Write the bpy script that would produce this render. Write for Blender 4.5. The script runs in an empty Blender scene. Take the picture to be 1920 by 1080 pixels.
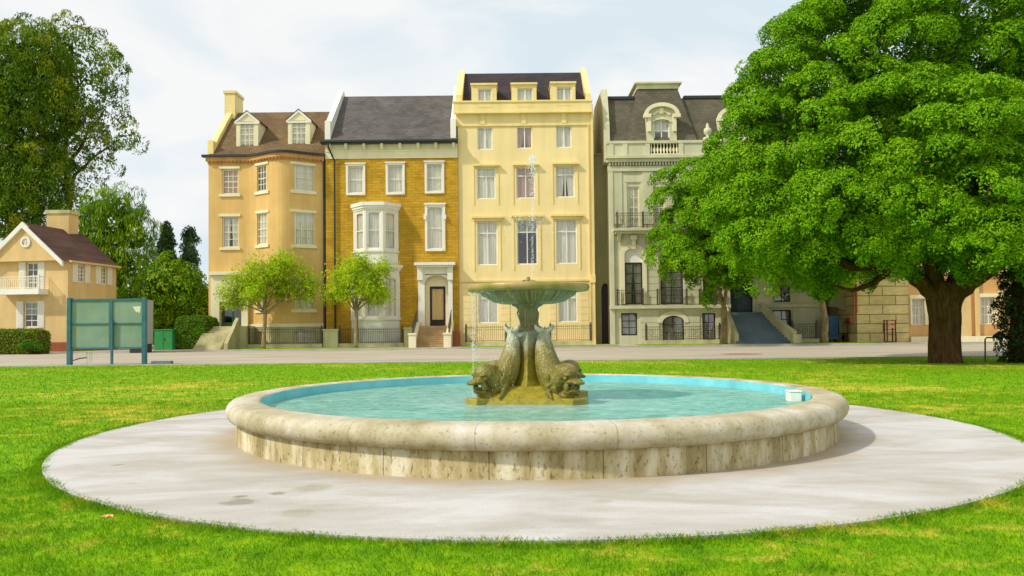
import bpy, math, random
import numpy as np
from mathutils import Vector, Matrix, Euler
R = math.radians
random.seed(7)
rng = np.random.default_rng(11)
sc = bpy.context.scene
col = sc.collection

# ---------------------------------------------------------------- camera
FPX = 1450.0
PITCH, ROLL, SHY = R(1.5), R(-0.6), 38.0 / 1920
CAMZ = 1.6
cd = bpy.data.cameras.new("camera")
cam = bpy.data.objects.new("camera", cd)
col.objects.link(cam)
cd.sensor_width = 36
cd.lens = FPX / 1920 * 36
cd.shift_y = SHY
cd.clip_end = 3000
cam_rot = Matrix.Rotation(math.pi / 2 + PITCH, 3, 'X') @ Matrix.Rotation(ROLL, 3, 'Z')
cam.matrix_world = Matrix.Translation((0, 0, CAMZ)) @ cam_rot.to_4x4()
sc.camera = cam

# ---------------------------------------------------------------- world + sun
TO_SUN = Vector((-0.66, -0.33, 0.67)).normalized()
SUN_EL = math.asin(TO_SUN.z)
w = bpy.data.worlds.new("World")
sc.world = w
w.use_nodes = True
nt = w.node_tree
nt.nodes.clear()
N = nt.nodes.new
out = N('ShaderNodeOutputWorld'); bg = N('ShaderNodeBackground')
sky = N('ShaderNodeTexSky'); sky.sky_type = 'NISHITA'; sky.sun_disc = False
sky.sun_elevation = SUN_EL
sky.sun_rotation = math.atan2(TO_SUN.x, TO_SUN.y)
sky.air_density = 1.0; sky.dust_density = 1.5
tc = N('ShaderNodeTexCoord'); mp = N('ShaderNodeMapping')
mp.inputs['Scale'].default_value = (1.2, 1.2, 3.2)
mp.inputs['Rotation'].default_value = (0.0, R(16), R(20))
mp.inputs['Location'].default_value = (0.35, 0.2, 0.1)
no = N('ShaderNodeTexNoise'); no.inputs['Scale'].default_value = 2.6
no.inputs['Detail'].default_value = 7; no.inputs['Roughness'].default_value = 0.5
no.inputs['Distortion'].default_value = 0.6
rp = N('ShaderNodeValToRGB')
rp.color_ramp.elements[0].position = 0.38; rp.color_ramp.elements[0].color = (0.76, 0.87, 0.93, 1)
rp.color_ramp.elements[1].position = 0.56; rp.color_ramp.elements[1].color = (1.0, 1.0, 0.99, 1)
mul = N('ShaderNodeVectorMath'); mul.operation = 'SCALE'; mul.inputs['Scale'].default_value = 0.11
mx = N('ShaderNodeMix'); mx.data_type = 'RGBA'; mx.inputs['Factor'].default_value = 0.92
nt.links.new(tc.outputs['Generated'], mp.inputs[0]); nt.links.new(mp.outputs[0], no.inputs['Vector'])
nt.links.new(no.outputs['Fac'], rp.inputs[0]); nt.links.new(sky.outputs[0], mul.inputs[0])
nt.links.new(mul.outputs[0], mx.inputs['A']); nt.links.new(rp.outputs[0], mx.inputs['B'])
nt.links.new(mx.outputs['Result'], bg.inputs['Color']); bg.inputs['Strength'].default_value = 1.0
nt.links.new(bg.outputs[0], out.inputs[0])
sl = bpy.data.lights.new("sun", 'SUN'); sl.energy = 3.3; sl.angle = R(2.5); sl.color = (1.0, 0.95, 0.86)
so = bpy.data.objects.new("sun", sl); col.objects.link(so)
so.rotation_euler = (-TO_SUN).to_track_quat('-Z', 'Y').to_euler()
so.location = (-30, -20, 60)
sc.view_settings.view_transform = 'Standard'
sc.view_settings.look = 'None'
sc.view_settings.exposure = 0.0
sc.view_settings.gamma = 1.0
sc.cycles.max_bounces = 8
sc.cycles.transparent_max_bounces = 16

# ---------------------------------------------------------------- helpers
def ray(px, py):
    v = Vector(((px - 960) / FPX, (540 - py) / FPX + SHY * 1920 / FPX, -1.0))
    return cam_rot @ v

def P(px, py, Y):
    r = ray(px, py)
    t = Y / r.y
    return Vector((r.x * t, Y, CAMZ + r.z * t))

def G(px, py, z=0.0):
    r = ray(px, py)
    t = (z - CAMZ) / r.z
    return Vector((r.x * t, r.y * t, z))

def srgb(r, g, b, k=1.0):
    f = lambda c: ((c / 255 + 0.055) / 1.055) ** 2.4 if c > 10 else c / 255 / 12.92
    return (f(r) * k, f(g) * k, f(b) * k, 1)

ORG = {}
def thing(name, label, cat, loc, group=None):
    o = bpy.data.objects.new(name, None)
    o.empty_display_size = 0.3
    col.objects.link(o)
    o.location = loc
    o['label'] = label; o['category'] = cat
    if group: o['group'] = group
    ORG[o.name] = Vector(loc)
    return o

def tag(o, label, cat, group=None, kind=None):
    if label: o['label'] = label
    if cat: o['category'] = cat
    if group: o['group'] = group
    if kind: o['kind'] = kind
    return o

def copy_tree(o, parent=None):
    c = o.copy(); col.objects.link(c)
    if parent: c.parent = parent
    for ch in list(o.children): copy_tree(ch, c)
    ORG[c.name] = ORG.get(o.name, Vector((0, 0, 0)))
    return c

class MB:
    def __init__(s):
        s.v = []; s.f = []
    def add(s, vs, fs):
        n = len(s.v); s.v += [tuple(p) for p in vs]; s.f += [tuple(i + n for i in f) for f in fs]
    def box(s, x0, x1, y0, y1, z0, z1):
        if x0 > x1: x0, x1 = x1, x0
        if y0 > y1: y0, y1 = y1, y0
        if z0 > z1: z0, z1 = z1, z0
        s.add([(x0, y0, z0), (x1, y0, z0), (x1, y1, z0), (x0, y1, z0), (x0, y0, z1), (x1, y0, z1), (x1, y1, z1), (x0, y1, z1)],
              [(0, 3, 2, 1), (4, 5, 6, 7), (0, 1, 5, 4), (1, 2, 6, 5), (2, 3, 7, 6), (3, 0, 4, 7)])
    def quad(s, a, b, c, d): s.add([a, b, c, d], [(0, 1, 2, 3)])
    def prism_y(s, poly, y0, y1):      # poly of (x,z), extruded along y
        n = len(poly)
        vs = [(x, y0, z) for x, z in poly] + [(x, y1, z) for x, z in poly]
        fs = [tuple(range(n)), tuple(range(2 * n - 1, n - 1, -1))] + [(i, i + n, (i + 1) % n + n, (i + 1) % n) for i in range(n)]
        s.add(vs, fs)
    def prism_x(s, poly, x0, x1):      # poly of (y,z)
        n = len(poly)
        vs = [(x0, y, z) for y, z in poly] + [(x1, y, z) for y, z in poly]
        fs = [tuple(range(n)), tuple(range(2 * n - 1, n - 1, -1))] + [(i, i + n, (i + 1) % n + n, (i + 1) % n) for i in range(n)]
        s.add(vs, fs)
    def prism_z(s, poly, z0, z1):
        n = len(poly)
        vs = [(x, y, z0) for x, y in poly] + [(x, y, z1) for x, y in poly]
        fs = [tuple(range(n - 1, -1, -1)), tuple(range(n, 2 * n))] + [(i, (i + 1) % n, (i + 1) % n + n, i + n) for i in range(n)]
        s.add(vs, fs)
    def lathe(s, prof, n=48, c=(0, 0), mod=None, caps=False):
        base = len(s.v)
        for (r, z) in prof:
            for k in range(n):
                a = 2 * math.pi * k / n
                rr = r * (mod(a, r, z) if mod else 1)
                s.v.append((c[0] + rr * math.cos(a), c[1] + rr * math.sin(a), z))
        for i in range(len(prof) - 1):
            for k in range(n):
                k2 = (k + 1) % n
                s.f.append((base + i * n + k, base + i * n + k2, base + (i + 1) * n + k2, base + (i + 1) * n + k))
        if caps:
            s.f.append(tuple(base + k for k in range(n - 1, -1, -1)))
            m = base + (len(prof) - 1) * n
            s.f.append(tuple(m + k for k in range(n)))
    def tube(s, pts, rad, n=8, caps=True):
        pts = [Vector(p) for p in pts]
        if not hasattr(rad, '__len__'): rad = [rad] * len(pts)
        base = len(s.v)
        up = Vector((0, 0, 1)); prev = None
        for i, p in enumerate(pts):
            t = (pts[min(i + 1, len(pts) - 1)] - pts[max(i - 1, 0)])
            t = t.normalized() if t.length > 1e-9 else up
            if prev is None:
                a = t.orthogonal().normalized()
            else:
                a = prev - t * prev.dot(t)
                a = a.normalized() if a.length > 1e-6 else t.orthogonal().normalized()
            prev = a
            b = t.cross(a)
            for k in range(n):
                an = 2 * math.pi * k / n
                s.v.append(tuple(p + (a * math.cos(an) + b * math.sin(an)) * rad[i]))
        for i in range(len(pts) - 1):
            for k in range(n):
                k2 = (k + 1) % n
                s.f.append((base + i * n + k, base + i * n + k2, base + (i + 1) * n + k2, base + (i + 1) * n + k))
        if caps:
            s.f.append(tuple(base + k for k in range(n - 1, -1, -1)))
            m = base + (len(pts) - 1) * n
            s.f.append(tuple(m + k for k in range(n)))
    def ell(s, c, r, n=12, m=8, rot=None):
        base = len(s.v); c = Vector(c)
        def put(v):
            if rot: v = rot @ v
            s.v.append(tuple(c + v))
        put(Vector((0, 0, -r[2])))
        for i in range(1, m):
            ph = -math.pi / 2 + math.pi * i / m
            for k in range(n):
                a = 2 * math.pi * k / n
                put(Vector((r[0] * math.cos(ph) * math.cos(a), r[1] * math.cos(ph) * math.sin(a), r[2] * math.sin(ph))))
        put(Vector((0, 0, r[2])))
        for k in range(n):
            k2 = (k + 1) % n
            s.f.append((base, base + 1 + k2, base + 1 + k))
            for i in range(m - 2):
                s.f.append((base + 1 + i * n + k, base + 1 + i * n + k2, base + 1 + (i + 1) * n + k2, base + 1 + (i + 1) * n + k))
            s.f.append((base + 1 + (m - 2) * n + k, base + 1 + (m - 2) * n + k2, base + 1 + (m - 1) * n))
    def build(s, name, mat, parent=None, smooth=False, origin=None, mapper=None, bevel=0, autosmooth=None):
        if not s.v: s.box(0, .01, 0, .01, 0, .01)
        o0 = ORG[parent.name] if parent is not None else Vector(origin if origin is not None else (0, 0, 0))
        vs = s.v
        if mapper: vs = [tuple(mapper(*p)) for p in vs]
        vs = [(p[0] - o0.x, p[1] - o0.y, p[2] - o0.z) for p in vs]
        me = bpy.data.meshes.new(name)
        me.from_pydata(vs, [], s.f)
        me.update()
        if smooth: me.shade_smooth()
        if autosmooth is not None:
            me.shade_smooth(); 
            try: me.set_sharp_from_angle(angle=autosmooth)
            except Exception: pass
        if mat: me.materials.append(mat)
        o = bpy.data.objects.new(name, me)
        col.objects.link(o)
        if parent is not None:
            o.parent = parent
            ORG[o.name] = o0
        else:
            o.location = o0
            ORG[o.name] = Vector(o0)
        if bevel:
            b = o.modifiers.new("bevel", 'BEVEL'); b.width = bevel; b.segments = 2; b.limit_method = 'ANGLE'
        return o

# ---------------------------------------------------------------- materials
class NT:
    def __init__(s, name):
        s.m = bpy.data.materials.new(name); s.m.use_nodes = True
        s.t = s.m.node_tree; s.t.nodes.clear()
        s.o = s.t.nodes.new('ShaderNodeOutputMaterial')
        s.co = None
    def n(s, ty, **kw):
        x = s.t.nodes.new(ty)
        for k, v in kw.items():
            if k.startswith('i_'): x.inputs[k[2:].replace('_', ' ')].default_value = v
            else: setattr(x, k, v)
        return x
    def l(s, a, b): s.t.links.new(a, b)
    def coord(s, scale=(1, 1, 1)):
        if s.co is None: s.co = s.n('ShaderNodeTexCoord')
        mp = s.n('ShaderNodeMapping'); mp.inputs['Scale'].default_value = scale
        s.l(s.co.outputs['Object'], mp.inputs[0]); return mp.outputs[0]
    def noise(s, scale, detail=4, rough=0.55, sc3=(1, 1, 1), dist=0.0):
        x = s.n('ShaderNodeTexNoise'); x.inputs['Scale'].default_value = scale
        x.inputs['Detail'].default_value = detail; x.inputs['Roughness'].default_value = rough
        x.inputs['Distortion'].default_value = dist
        s.l(s.coord(sc3), x.inputs['Vector']); return x.outputs['Fac']
    def ramp(s, fac, stops):
        x = s.n('ShaderNodeValToRGB'); e = x.color_ramp.elements
        while len(e) < len(stops): e.new(0.5)
        for i, (p, c) in enumerate(stops):
            e[i].position = p; e[i].color = c if len(c) == 4 else (*c, 1)
        s.l(fac, x.inputs[0]); return x.outputs[0]
    def mix(s, fac, a, b, mode='MIX'):
        x = s.n('ShaderNodeMix', data_type='RGBA', blend_type=mode)
        for k, v in (('Factor', fac), ('A', a), ('B', b)):
            if hasattr(v, 'is_linked') or hasattr(v, 'links'): s.l(v, x.inputs[k])
            else: x.inputs[k].default_value = v
        return x.outputs['Result']
    def math(s, op, a, b=0.0):
        x = s.n('ShaderNodeMath', operation=op)
        for i, v in enumerate((a, b)):
            if hasattr(v, 'links'): s.l(v, x.inputs[i])
            else: x.inputs[i].default_value = v
        return x.outputs[0]
    def bsdf(s, color, rough=0.8, spec=0.3, bump=None, bstr=0.3, bdist=0.02, metal=0):
        b = s.n('ShaderNodeBsdfPrincipled')
        if hasattr(color, 'links'): s.l(color, b.inputs['Base Color'])
        else: b.inputs['Base Color'].default_value = color
        if hasattr(rough, 'links'): s.l(rough, b.inputs['Roughness'])
        else: b.inputs['Roughness'].default_value = rough
        b.inputs['Specular IOR Level'].default_value = spec
        b.inputs['Metallic'].default_value = metal
        if bump is not None:
            bn = s.n('ShaderNodeBump'); bn.inputs['Strength'].default_value = bstr; bn.inputs['Distance'].default_value = bdist
            s.l(bump, bn.inputs['Height']); s.l(bn.outputs[0], b.inputs['Normal'])
        s.l(b.outputs[0], s.o.inputs[0]); return b

def dk(c, k): return (c[0] * k, c[1] * k, c[2] * k, 1)

def stucco(name, c, var=0.16, rough=0.85, streak=0.25, scale=0.5, bs=0.25):
    t = NT(name)
    n1 = t.noise(scale, 5, 0.6)
    n2 = t.noise(1.0, 4, 0.55, (1.1, 1.1, 0.16))
    n3 = t.noise(14, 3)
    c1 = t.ramp(n1, [(0.3, dk(c, 1 - var)), (0.7, dk(c, 1 + var * 0.5))])
    st = t.ramp(n2, [(0.36, (1 - streak,) * 3), (0.62, (1, 1, 1))])
    c2 = t.mix(0.8, c1, st, 'MULTIPLY')
    g = t.ramp(n3, [(0.3, (0.9,) * 3), (0.7, (1.04,) * 3)])
    c3 = t.mix(0.8, c2, g, 'MULTIPLY')
    t.bsdf(c3, rough, 0.2, n3, bs, 0.01)
    return t.m

def plain(name, c, rough=0.6, var=0.12, scale=3, metal=0, spec=0.3):
    t = NT(name)
    n1 = t.noise(scale, 4)
    t.bsdf(t.ramp(n1, [(0.3, dk(c, 1 - var)), (0.7, dk(c, 1 + var))]), rough, spec, n1, 0.08, 0.01, metal)
    return t.m

def shingle(name, c, c2):
    t = NT(name)
    sep = t.n('ShaderNodeSeparateXYZ'); t.l(t.coord(), sep.inputs[0])
    cmb = t.n('ShaderNodeCombineXYZ'); t.l(sep.outputs[0], cmb.inputs[0]); t.l(sep.outputs[2], cmb.inputs[1])
    br = t.n('ShaderNodeTexBrick'); t.l(cmb.outputs[0], br.inputs['Vector'])
    br.inputs['Scale'].default_value = 1.0
    br.inputs['Brick Width'].default_value = 0.45; br.inputs['Row Height'].default_value = 0.24
    br.inputs['Mortar Size'].default_value = 0.018; br.inputs['Mortar Smooth'].default_value = 0.3
    br.inputs['Color1'].default_value = c; br.inputs['Color2'].default_value = c2
    br.inputs['Mortar'].default_value = dk(c, 0.55)
    n1 = t.noise(0.5, 5, 0.6, (1, 1, 1.6))
    m = t.mix(0.9, br.outputs['Color'], t.ramp(n1, [(0.3, (0.72,) * 3), (0.7, (1.2,) * 3)]), 'MULTIPLY')
    t.bsdf(m, 0.85, 0.2, br.outputs['Fac'], -0.3, 0.02)
    return t.m

def brick(name, c, c2, mort, bw=0.42, rh=0.14, ms=0.018, bump=0.4, off=0.5):
    t = NT(name)
    sep = t.n('ShaderNodeSeparateXYZ'); t.l(t.coord(), sep.inputs[0])
    cmb = t.n('ShaderNodeCombineXYZ'); t.l(sep.outputs[0], cmb.inputs[0]); t.l(sep.outputs[2], cmb.inputs[1])
    br = t.n('ShaderNodeTexBrick'); t.l(cmb.outputs[0], br.inputs['Vector'])
    br.offset = off
    br.inputs['Scale'].default_value = 1.0
    br.inputs['Brick Width'].default_value = bw; br.inputs['Row Height'].default_value = rh
    br.inputs['Mortar Size'].default_value = ms; br.inputs['Mortar Smooth'].default_value = 0.4
    br.inputs['Color1'].default_value = c; br.inputs['Color2'].default_value = c2
    br.inputs['Mortar'].default_value = mort
    n1 = t.noise(0.45, 5, 0.65)
    n2 = t.noise(1.2, 5, 0.6, (1, 1, 5))
    m = t.mix(0.9, br.outputs['Color'], t.ramp(n1, [(0.3, (0.7,) * 3), (0.7, (1.15,) * 3)]), 'MULTIPLY')
    m = t.mix(0.8, m, t.ramp(n2, [(0.35, (0.78,) * 3), (0.6, (1.05,) * 3)]), 'MULTIPLY')
    t.bsdf(m, 0.85, 0.2, br.outputs['Fac'], -bump, 0.02)
    return t.m

def two_sided_ior(t, fr, ior):
    g = t.n('ShaderNodeNewGeometry'); m = t.math('MULTIPLY_ADD', g.outputs['Backfacing'], 1 / ior - ior)
    m.node.inputs[2].default_value = ior; t.l(m, fr.inputs[0])

def glass_mat(name, tint, refl=0.12):
    t = NT(name)
    tr = t.n('ShaderNodeBsdfTransparent'); tr.inputs[0].default_value = tint
    gl = t.n('ShaderNodeBsdfGlossy'); gl.inputs['Roughness'].default_value = 0.03
    fr = t.n('ShaderNodeFresnel'); two_sided_ior(t, fr, 1.5)
    ad = t.math('ADD', fr.outputs[0], refl)
    ms = t.n('ShaderNodeMixShader'); t.l(ad, ms.inputs[0]); t.l(tr.outputs[0], ms.inputs[1]); t.l(gl.outputs[0], ms.inputs[2])
    bn = t.n('ShaderNodeBump'); bn.inputs['Strength'].default_value = 0.15; bn.inputs['Distance'].default_value = 0.01
    t.l(t.noise(1.5, 2), bn.inputs['Height']); t.l(bn.outputs[0], gl.inputs['Normal'])
    t.l(ms.outputs[0], t.o.inputs[0])
    return t.m

def cloth_mat(name, c):
    t = NT(name)
    n = t.noise(1.0, 3, 0.5, (9, 9, 0.3))
    t.bsdf(t.ramp(n, [(0.35, dk(c, 0.8)), (0.65, dk(c, 1.05))]), 0.9, 0.1, n, 0.4, 0.03)
    return t.m

def leaf_mat(name, c_dark, c_mid, c_light, trans=0.35):
    t = NT(name)
    at = t.n('ShaderNodeAttribute'); at.attribute_name = 'tint'
    cc = t.ramp(at.outputs['Fac'], [(0.0, c_dark), (0.5, c_mid), (1.0, c_light)])
    b = t.n('ShaderNodeBsdfPrincipled'); t.l(cc, b.inputs['Base Color'])
    b.inputs['Roughness'].default_value = 0.6; b.inputs['Specular IOR Level'].default_value = 0.12
    tl = t.n('ShaderNodeBsdfTranslucent'); t.l(cc, tl.inputs[0])
    ms = t.n('ShaderNodeMixShader'); ms.inputs[0].default_value = trans
    t.l(b.outputs[0], ms.inputs[1]); t.l(tl.outputs[0], ms.inputs[2]); t.l(ms.outputs[0], t.o.inputs[0])
    return t.m

def bark_mat(name, c):
    t = NT(name)
    n = t.noise(2.6, 8, 0.75, (3.2, 3.2, 0.7), 0.6); n2 = t.noise(0.8, 3)
    m = t.ramp(n, [(0.35, dk(c, 0.4)), (0.6, dk(c, 1.3))])
    m = t.mix(0.7, m, t.ramp(n2, [(0.35, (0.7, 0.75, 0.6)), (0.65, (1.1, 1.05, 1))]), 'MULTIPLY')
    t.bsdf(m, 0.9, 0.15, n, 1.0, 0.16)
    return t.m

M = {}
M['h1'] = stucco('ochre_stucco', srgb(226, 186, 116), 0.12, streak=.15)
M['h3'] = stucco('cream_stucco', srgb(247, 224, 162), 0.06, streak=0.13)
M['h4'] = stucco('pale_olive_stucco', srgb(213, 209, 174), 0.10, streak=0.18)
M['annex'] = stucco('drab_stucco', srgb(150, 144, 104), 0.1, streak=0.25)
M['trim'] = stucco('cream_trim_paint', srgb(238, 228, 190), 0.06, 0.6, streak=0.12)
M['white'] = stucco('white_paint', srgb(240, 236, 222), 0.05, 0.5, streak=0.10)
M['yellowtrim'] = stucco('yellow_trim_paint', srgb(246, 222, 152), 0.06, 0.6, streak=0.15)
M['brickh2'] = brick('mustard_brick', srgb(206, 162, 50), srgb(190, 146, 40), srgb(168, 128, 40), 0.7, 0.24, 0.02, 0.35)
M['dentil'] = stucco('terracotta_band', srgb(214, 160, 100), 0.15)
M['roof1'] = shingle('brown_shingle', srgb(124, 100, 68), srgb(108, 86, 58))
M['roof2'] = shingle('grey_slate', srgb(104, 98, 94), srgb(88, 84, 82))
M['roof3'] = shingle('dark_slate', srgb(70, 60, 60), srgb(58, 52, 54))
M['roof4'] = shingle('olive_slate', srgb(108, 100, 82), srgb(92, 88, 74))
M['roof5'] = shingle('maroon_shingle', srgb(100, 74, 64), srgb(86, 62, 54))
M['gutter'] = plain('dark_gutter', srgb(52, 56, 54), 0.5)
M['glass'] = glass_mat('window_glass', (0.97, 0.98, 0.97, 1), 0.02)
M['glassdark'] = glass_mat('dark_window_glass', (0.78, 0.8, 0.78, 1), 0.05)
M['curtain'] = cloth_mat('net_curtain', srgb(246, 240, 228))
M['curtainpink'] = cloth_mat('rose_curtain', srgb(222, 190, 176))
M['curtaingold'] = cloth_mat('gold_curtain', srgb(240, 196, 24))
M['iron'] = plain('black_iron', srgb(84, 74, 60), 0.5)
M['darkwood'] = plain('dark_wood', srgb(52, 40, 40), 0.5)
M['greendoor'] = plain('green_door_paint', srgb(60, 110, 90), 0.45)
M['bluedoor'] = plain('dark_blue_door_paint', srgb(34, 46, 52), 0.4)
M['stonestep'] = stucco('brown_step_stone', srgb(196, 166, 120), 0.2)
M['pier'] = stucco('pier_stone', srgb(206, 198, 150), 0.15, streak=0.35)
M['greystep'] = stucco('blue_grey_step_paint', srgb(112, 128, 134), 0.15)
M['block'] = brick('stone_block', srgb(226, 206, 140), srgb(210, 190, 124), srgb(140, 124, 76), 2.2, 0.78, 0.05, 0.5)
M['orange'] = stucco('orange_stucco', srgb(220, 172, 112), 0.12)
M['tan'] = stucco('tan_stucco', srgb(226, 194, 134), 0.10, streak=0.15)
M['rust'] = stucco('rust_base', srgb(170, 100, 70), 0.2)

# ---------------------------------------------------------------- facade helper
class Facade:
    """x along the wall, o outward from it, z up, mapped to the world."""
    def __init__(s, Y, fn=None, rot=None):
        s.Y = Y; s.fn = fn; s.rot = rot    # rot=(origin x, y, angle)
    def m(s, x, o, z):
        if s.rot:
            ox, oy, a = s.rot
            return (ox + x * math.cos(a) + o * math.sin(a), oy + x * math.sin(a) - o * math.cos(a), z)
        y = s.Y - (s.fn(x) if s.fn else 0) - o
        return (x, y, z)
    def R(s, x0, y0, x1, y1):
        xm, ym = (x0 + x1) / 2, (y0 + y1) / 2
        Y = s.Y
        if s.fn:
            Y = s.Y - s.fn(P(xm, ym, s.Y).x)
        return (P(x0, ym, Y).x, P(x1, ym, Y).x, P(xm, y1, Y).z, P(xm, y0, Y).z)
    def b(s, mb, x0, x1, o0, o1, z0, z1, seg=None):
        """box in facade coordinates, cut along x when the wall is curved"""
        n = 1
        if s.fn: n = max(1, int(abs(x1 - x0) / (seg or 0.25)))
        for i in range(n):
            a = x0 + (x1 - x0) * i / n; b = x0 + (x1 - x0) * (i + 1) / n
            vs = [s.m(*p) for p in ((a, o1, z0), (b, o1, z0), (b, o0, z0), (a, o0, z0), (a, o1, z1), (b, o1, z1), (b, o0, z1), (a, o0, z1))]
            fs = [(0, 3, 2, 1), (4, 5, 6, 7), (0, 1, 5, 4), (2, 3, 7, 6)]
            if i == 0: fs.append((3, 0, 4, 7))
            if i == n - 1: fs.append((1, 2, 6, 5))
            mb.add(vs, fs)
    def wall(s, mb, x0, x1, z0, z1, holes, reveal=0.22, seg=0.3):
        xs = {x0, x1}; zs = {z0, z1}
        for h in holes:
            xs |= {h[0], h[1]}; zs |= {h[2], h[3]}
        if s.fn:
            k = int((x1 - x0) / seg)
            xs |= {x0 + (x1 - x0) * i / k for i in range(k + 1)}
        xs = sorted(x for x in xs if x0 - 1e-6 <= x <= x1 + 1e-6); zs = sorted(z for z in zs if z0 - 1e-6 <= z <= z1 + 1e-6)
        for i in range(len(xs) - 1):
            for j in range(len(zs) - 1):
                cx, cz = (xs[i] + xs[i + 1]) / 2, (zs[j] + zs[j + 1]) / 2
                if any(h[0] < cx < h[1] and h[2] < cz < h[3] for h in holes): continue
                mb.quad(s.m(xs[i], 0, zs[j]), s.m(xs[i + 1], 0, zs[j]), s.m(xs[i + 1], 0, zs[j + 1]), s.m(xs[i], 0, zs[j + 1]))
        for (a, b, c, d) in holes:
            r = -reveal
            mb.quad(s.m(a, 0, c), s.m(a, r, c), s.m(a, r, d), s.m(a, 0, d))
            mb.quad(s.m(b, 0, c), s.m(b, 0, d), s.m(b, r, d), s.m(b, r, c))
            mb.quad(s.m(a, 0, d), s.m(a, r, d), s.m(b, r, d), s.m(b, 0, d))
            mb.quad(s.m(a, 0, c), s.m(b, 0, c), s.m(b, r, c), s.m(a, r, c))

def arch_fill(F, mb, x0, x1, zs, zt, o0, o1, n=12):
    """plate filling the corners above an arch (spring zs, crown zt) in a rectangular opening"""
    xc = (x0 + x1) / 2; hw = (x1 - x0) / 2
    pts = [(x0 + (x1 - x0) * i / n) for i in range(n + 1)]
    cz = [zs + (zt - zs) * math.sqrt(max(0, 1 - ((x - xc) / hw) ** 2)) for x in pts]
    for i in range(n):
        a, b, za, zb = pts[i], pts[i + 1], cz[i], cz[i + 1]
        top = zt + 0.02
        mb.quad(F.m(a, o1, za), F.m(b, o1, zb), F.m(b, o1, top), F.m(a, o1, top))
        mb.quad(F.m(a, o0, za), F.m(b, o0, zb), F.m(b, o1, zb), F.m(a, o1, za))

def arch_band(F, mb, x0, x1, zs, zt, wdt, o0, o1, n=16):
    xc = (x0 + x1) / 2; hw = (x1 - x0) / 2
    for i in range(n):
        t0, t1 = math.pi * i / n, math.pi * (i + 1) / n
        def pt(t, e): return (xc - (hw + e) * math.cos(t), zs + (zt - zs + e) * math.sin(t))
        a, b, c, d = pt(t0, 0), pt(t1, 0), pt(t1, wdt), pt(t0, wdt)
        mb.quad(F.m(a[0], o1, a[1]), F.m(b[0], o1, b[1]), F.m(c[0], o1, c[1]), F.m(d[0], o1, d[1]))
        mb.quad(F.m(d[0], o1, d[1]), F.m(c[0], o1, c[1]), F.m(c[0], o0, c[1]), F.m(d[0], o0, d[1]))
        mb.quad(F.m(a[0], o0, a[1]), F.m(b[0], o0, b[1]), F.m(b[0], o1, b[1]), F.m(a[0], o1, a[1]))

def curtain_mesh(F, mb, x0, x1, z0, z1, o, open_=0.0, amp=0.035):
    n = max(8, int((x1 - x0) * 14))
    for side in (0, 1):
        xa, xb = (x0, (x0 + x1) / 2) if side == 0 else ((x0 + x1) / 2, x1)
        for i in range(n):
            def at(k, top):
                u = k / n
                x = xa + (xb - xa) * u
                if not top and open_:
                    w_ = 1 - open_
                    x = xa + (xb - xa) * u * w_ if side == 0 else xb - (xb - xa) * (1 - u) * w_
                return (x, o + amp * math.sin(k * 2.1 + side), z1 if top else z0)
            mb.quad(F.m(*at(i, 0)), F.m(*at(i + 1, 0)), F.m(*at(i + 1, 1)), F.m(*at(i, 1)))

def window(F, parent, rect, cols=3, rows=4, fw=0.10, mw=0.04, transom=None, rail=True, fmat='white', cur='curtain',
           glass='glass', sill=None, lintel=None, sillmat='trim', arch=False, open_=0.0, rec=0.12, name='window', halfcur=1.0):
    x0, x1, z0, z1 = rect
    mb = MB(); B = lambda *a: F.b(mb, *a)
    o0, o1 = -rec - 0.06, -rec
    B(x0 + .002, x0 + fw, o0, o1, z0 + .002, z1 - .002); B(x1 - fw, x1 - .002, o0, o1, z0 + .002, z1 - .002)
    B(x0 + fw, x1 - fw, o0, o1, z0 + .002, z0 + fw); B(x0 + fw, x1 - fw, o0, o1, z1 - fw, z1 - .002)
    ix0, ix1, iz0, iz1 = x0 + fw, x1 - fw, z0 + fw, z1 - fw
    q0, q1 = o0 + .012, o1 - .012
    zt = iz1
    if transom:
        zt = iz0 + (iz1 - iz0) * (1 - transom)
        B(ix0, ix1, o0 + .003, o1 - .004, zt - fw * .45, zt + fw * .45)
        xm = (ix0 + ix1) / 2
        B(xm - fw * .4, xm + fw * .4, o0 + .006, o1 - .007, iz0, iz1)
    else:
        if rail:
            zm = (iz0 + iz1) / 2; B(ix0, ix1, o0 + .003, o1 - .004, zm - fw * .35, zm + fw * .35)
        for c in range(1, cols):
            x = ix0 + (ix1 - ix0) * c / cols; B(x - mw / 2, x + mw / 2, q0, q1, iz0, iz1)
        for r in range(1, rows):
            if rail and r * 2 == rows: continue
            z = iz0 + (iz1 - iz0) * r / rows; B(ix0, ix1, q0 + .005, q1 - .005, z - mw / 2, z + mw / 2)
    if arch:
        arch_fill(F, mb, x0, x1, z1 - (x1 - x0) * .28, z1 - .01, o1 - .05, -0.02)
        
    wo = mb.build(name, M[fmat], parent)
    g = MB(); F.b(g, ix0, ix1, o0 + .022, o0 + .026, iz0, iz1, ); g.build('pane', M[glass], wo)
    if cur:
        c = MB(); curtain_mesh(F, c, x0 + .02, x1 - .02, z0 + (z1 - z0) * (1 - halfcur), z1, o0 - 0.10, open_); c.build('curtain', M[cur], wo)
    if sill:
        s_ = MB(); F.b(s_, sill[0], sill[1], 0.002, 0.13, sill[2] + .06, sill[3]); s_.build('sill', M[sillmat], wo)
    if lintel:
        s_ = MB(); F.b(s_, lintel[0], lintel[1], 0.002, 0.09, lintel[2], lintel[3] - .05); s_.build('lintel', M[sillmat], wo)
    return wo

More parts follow.
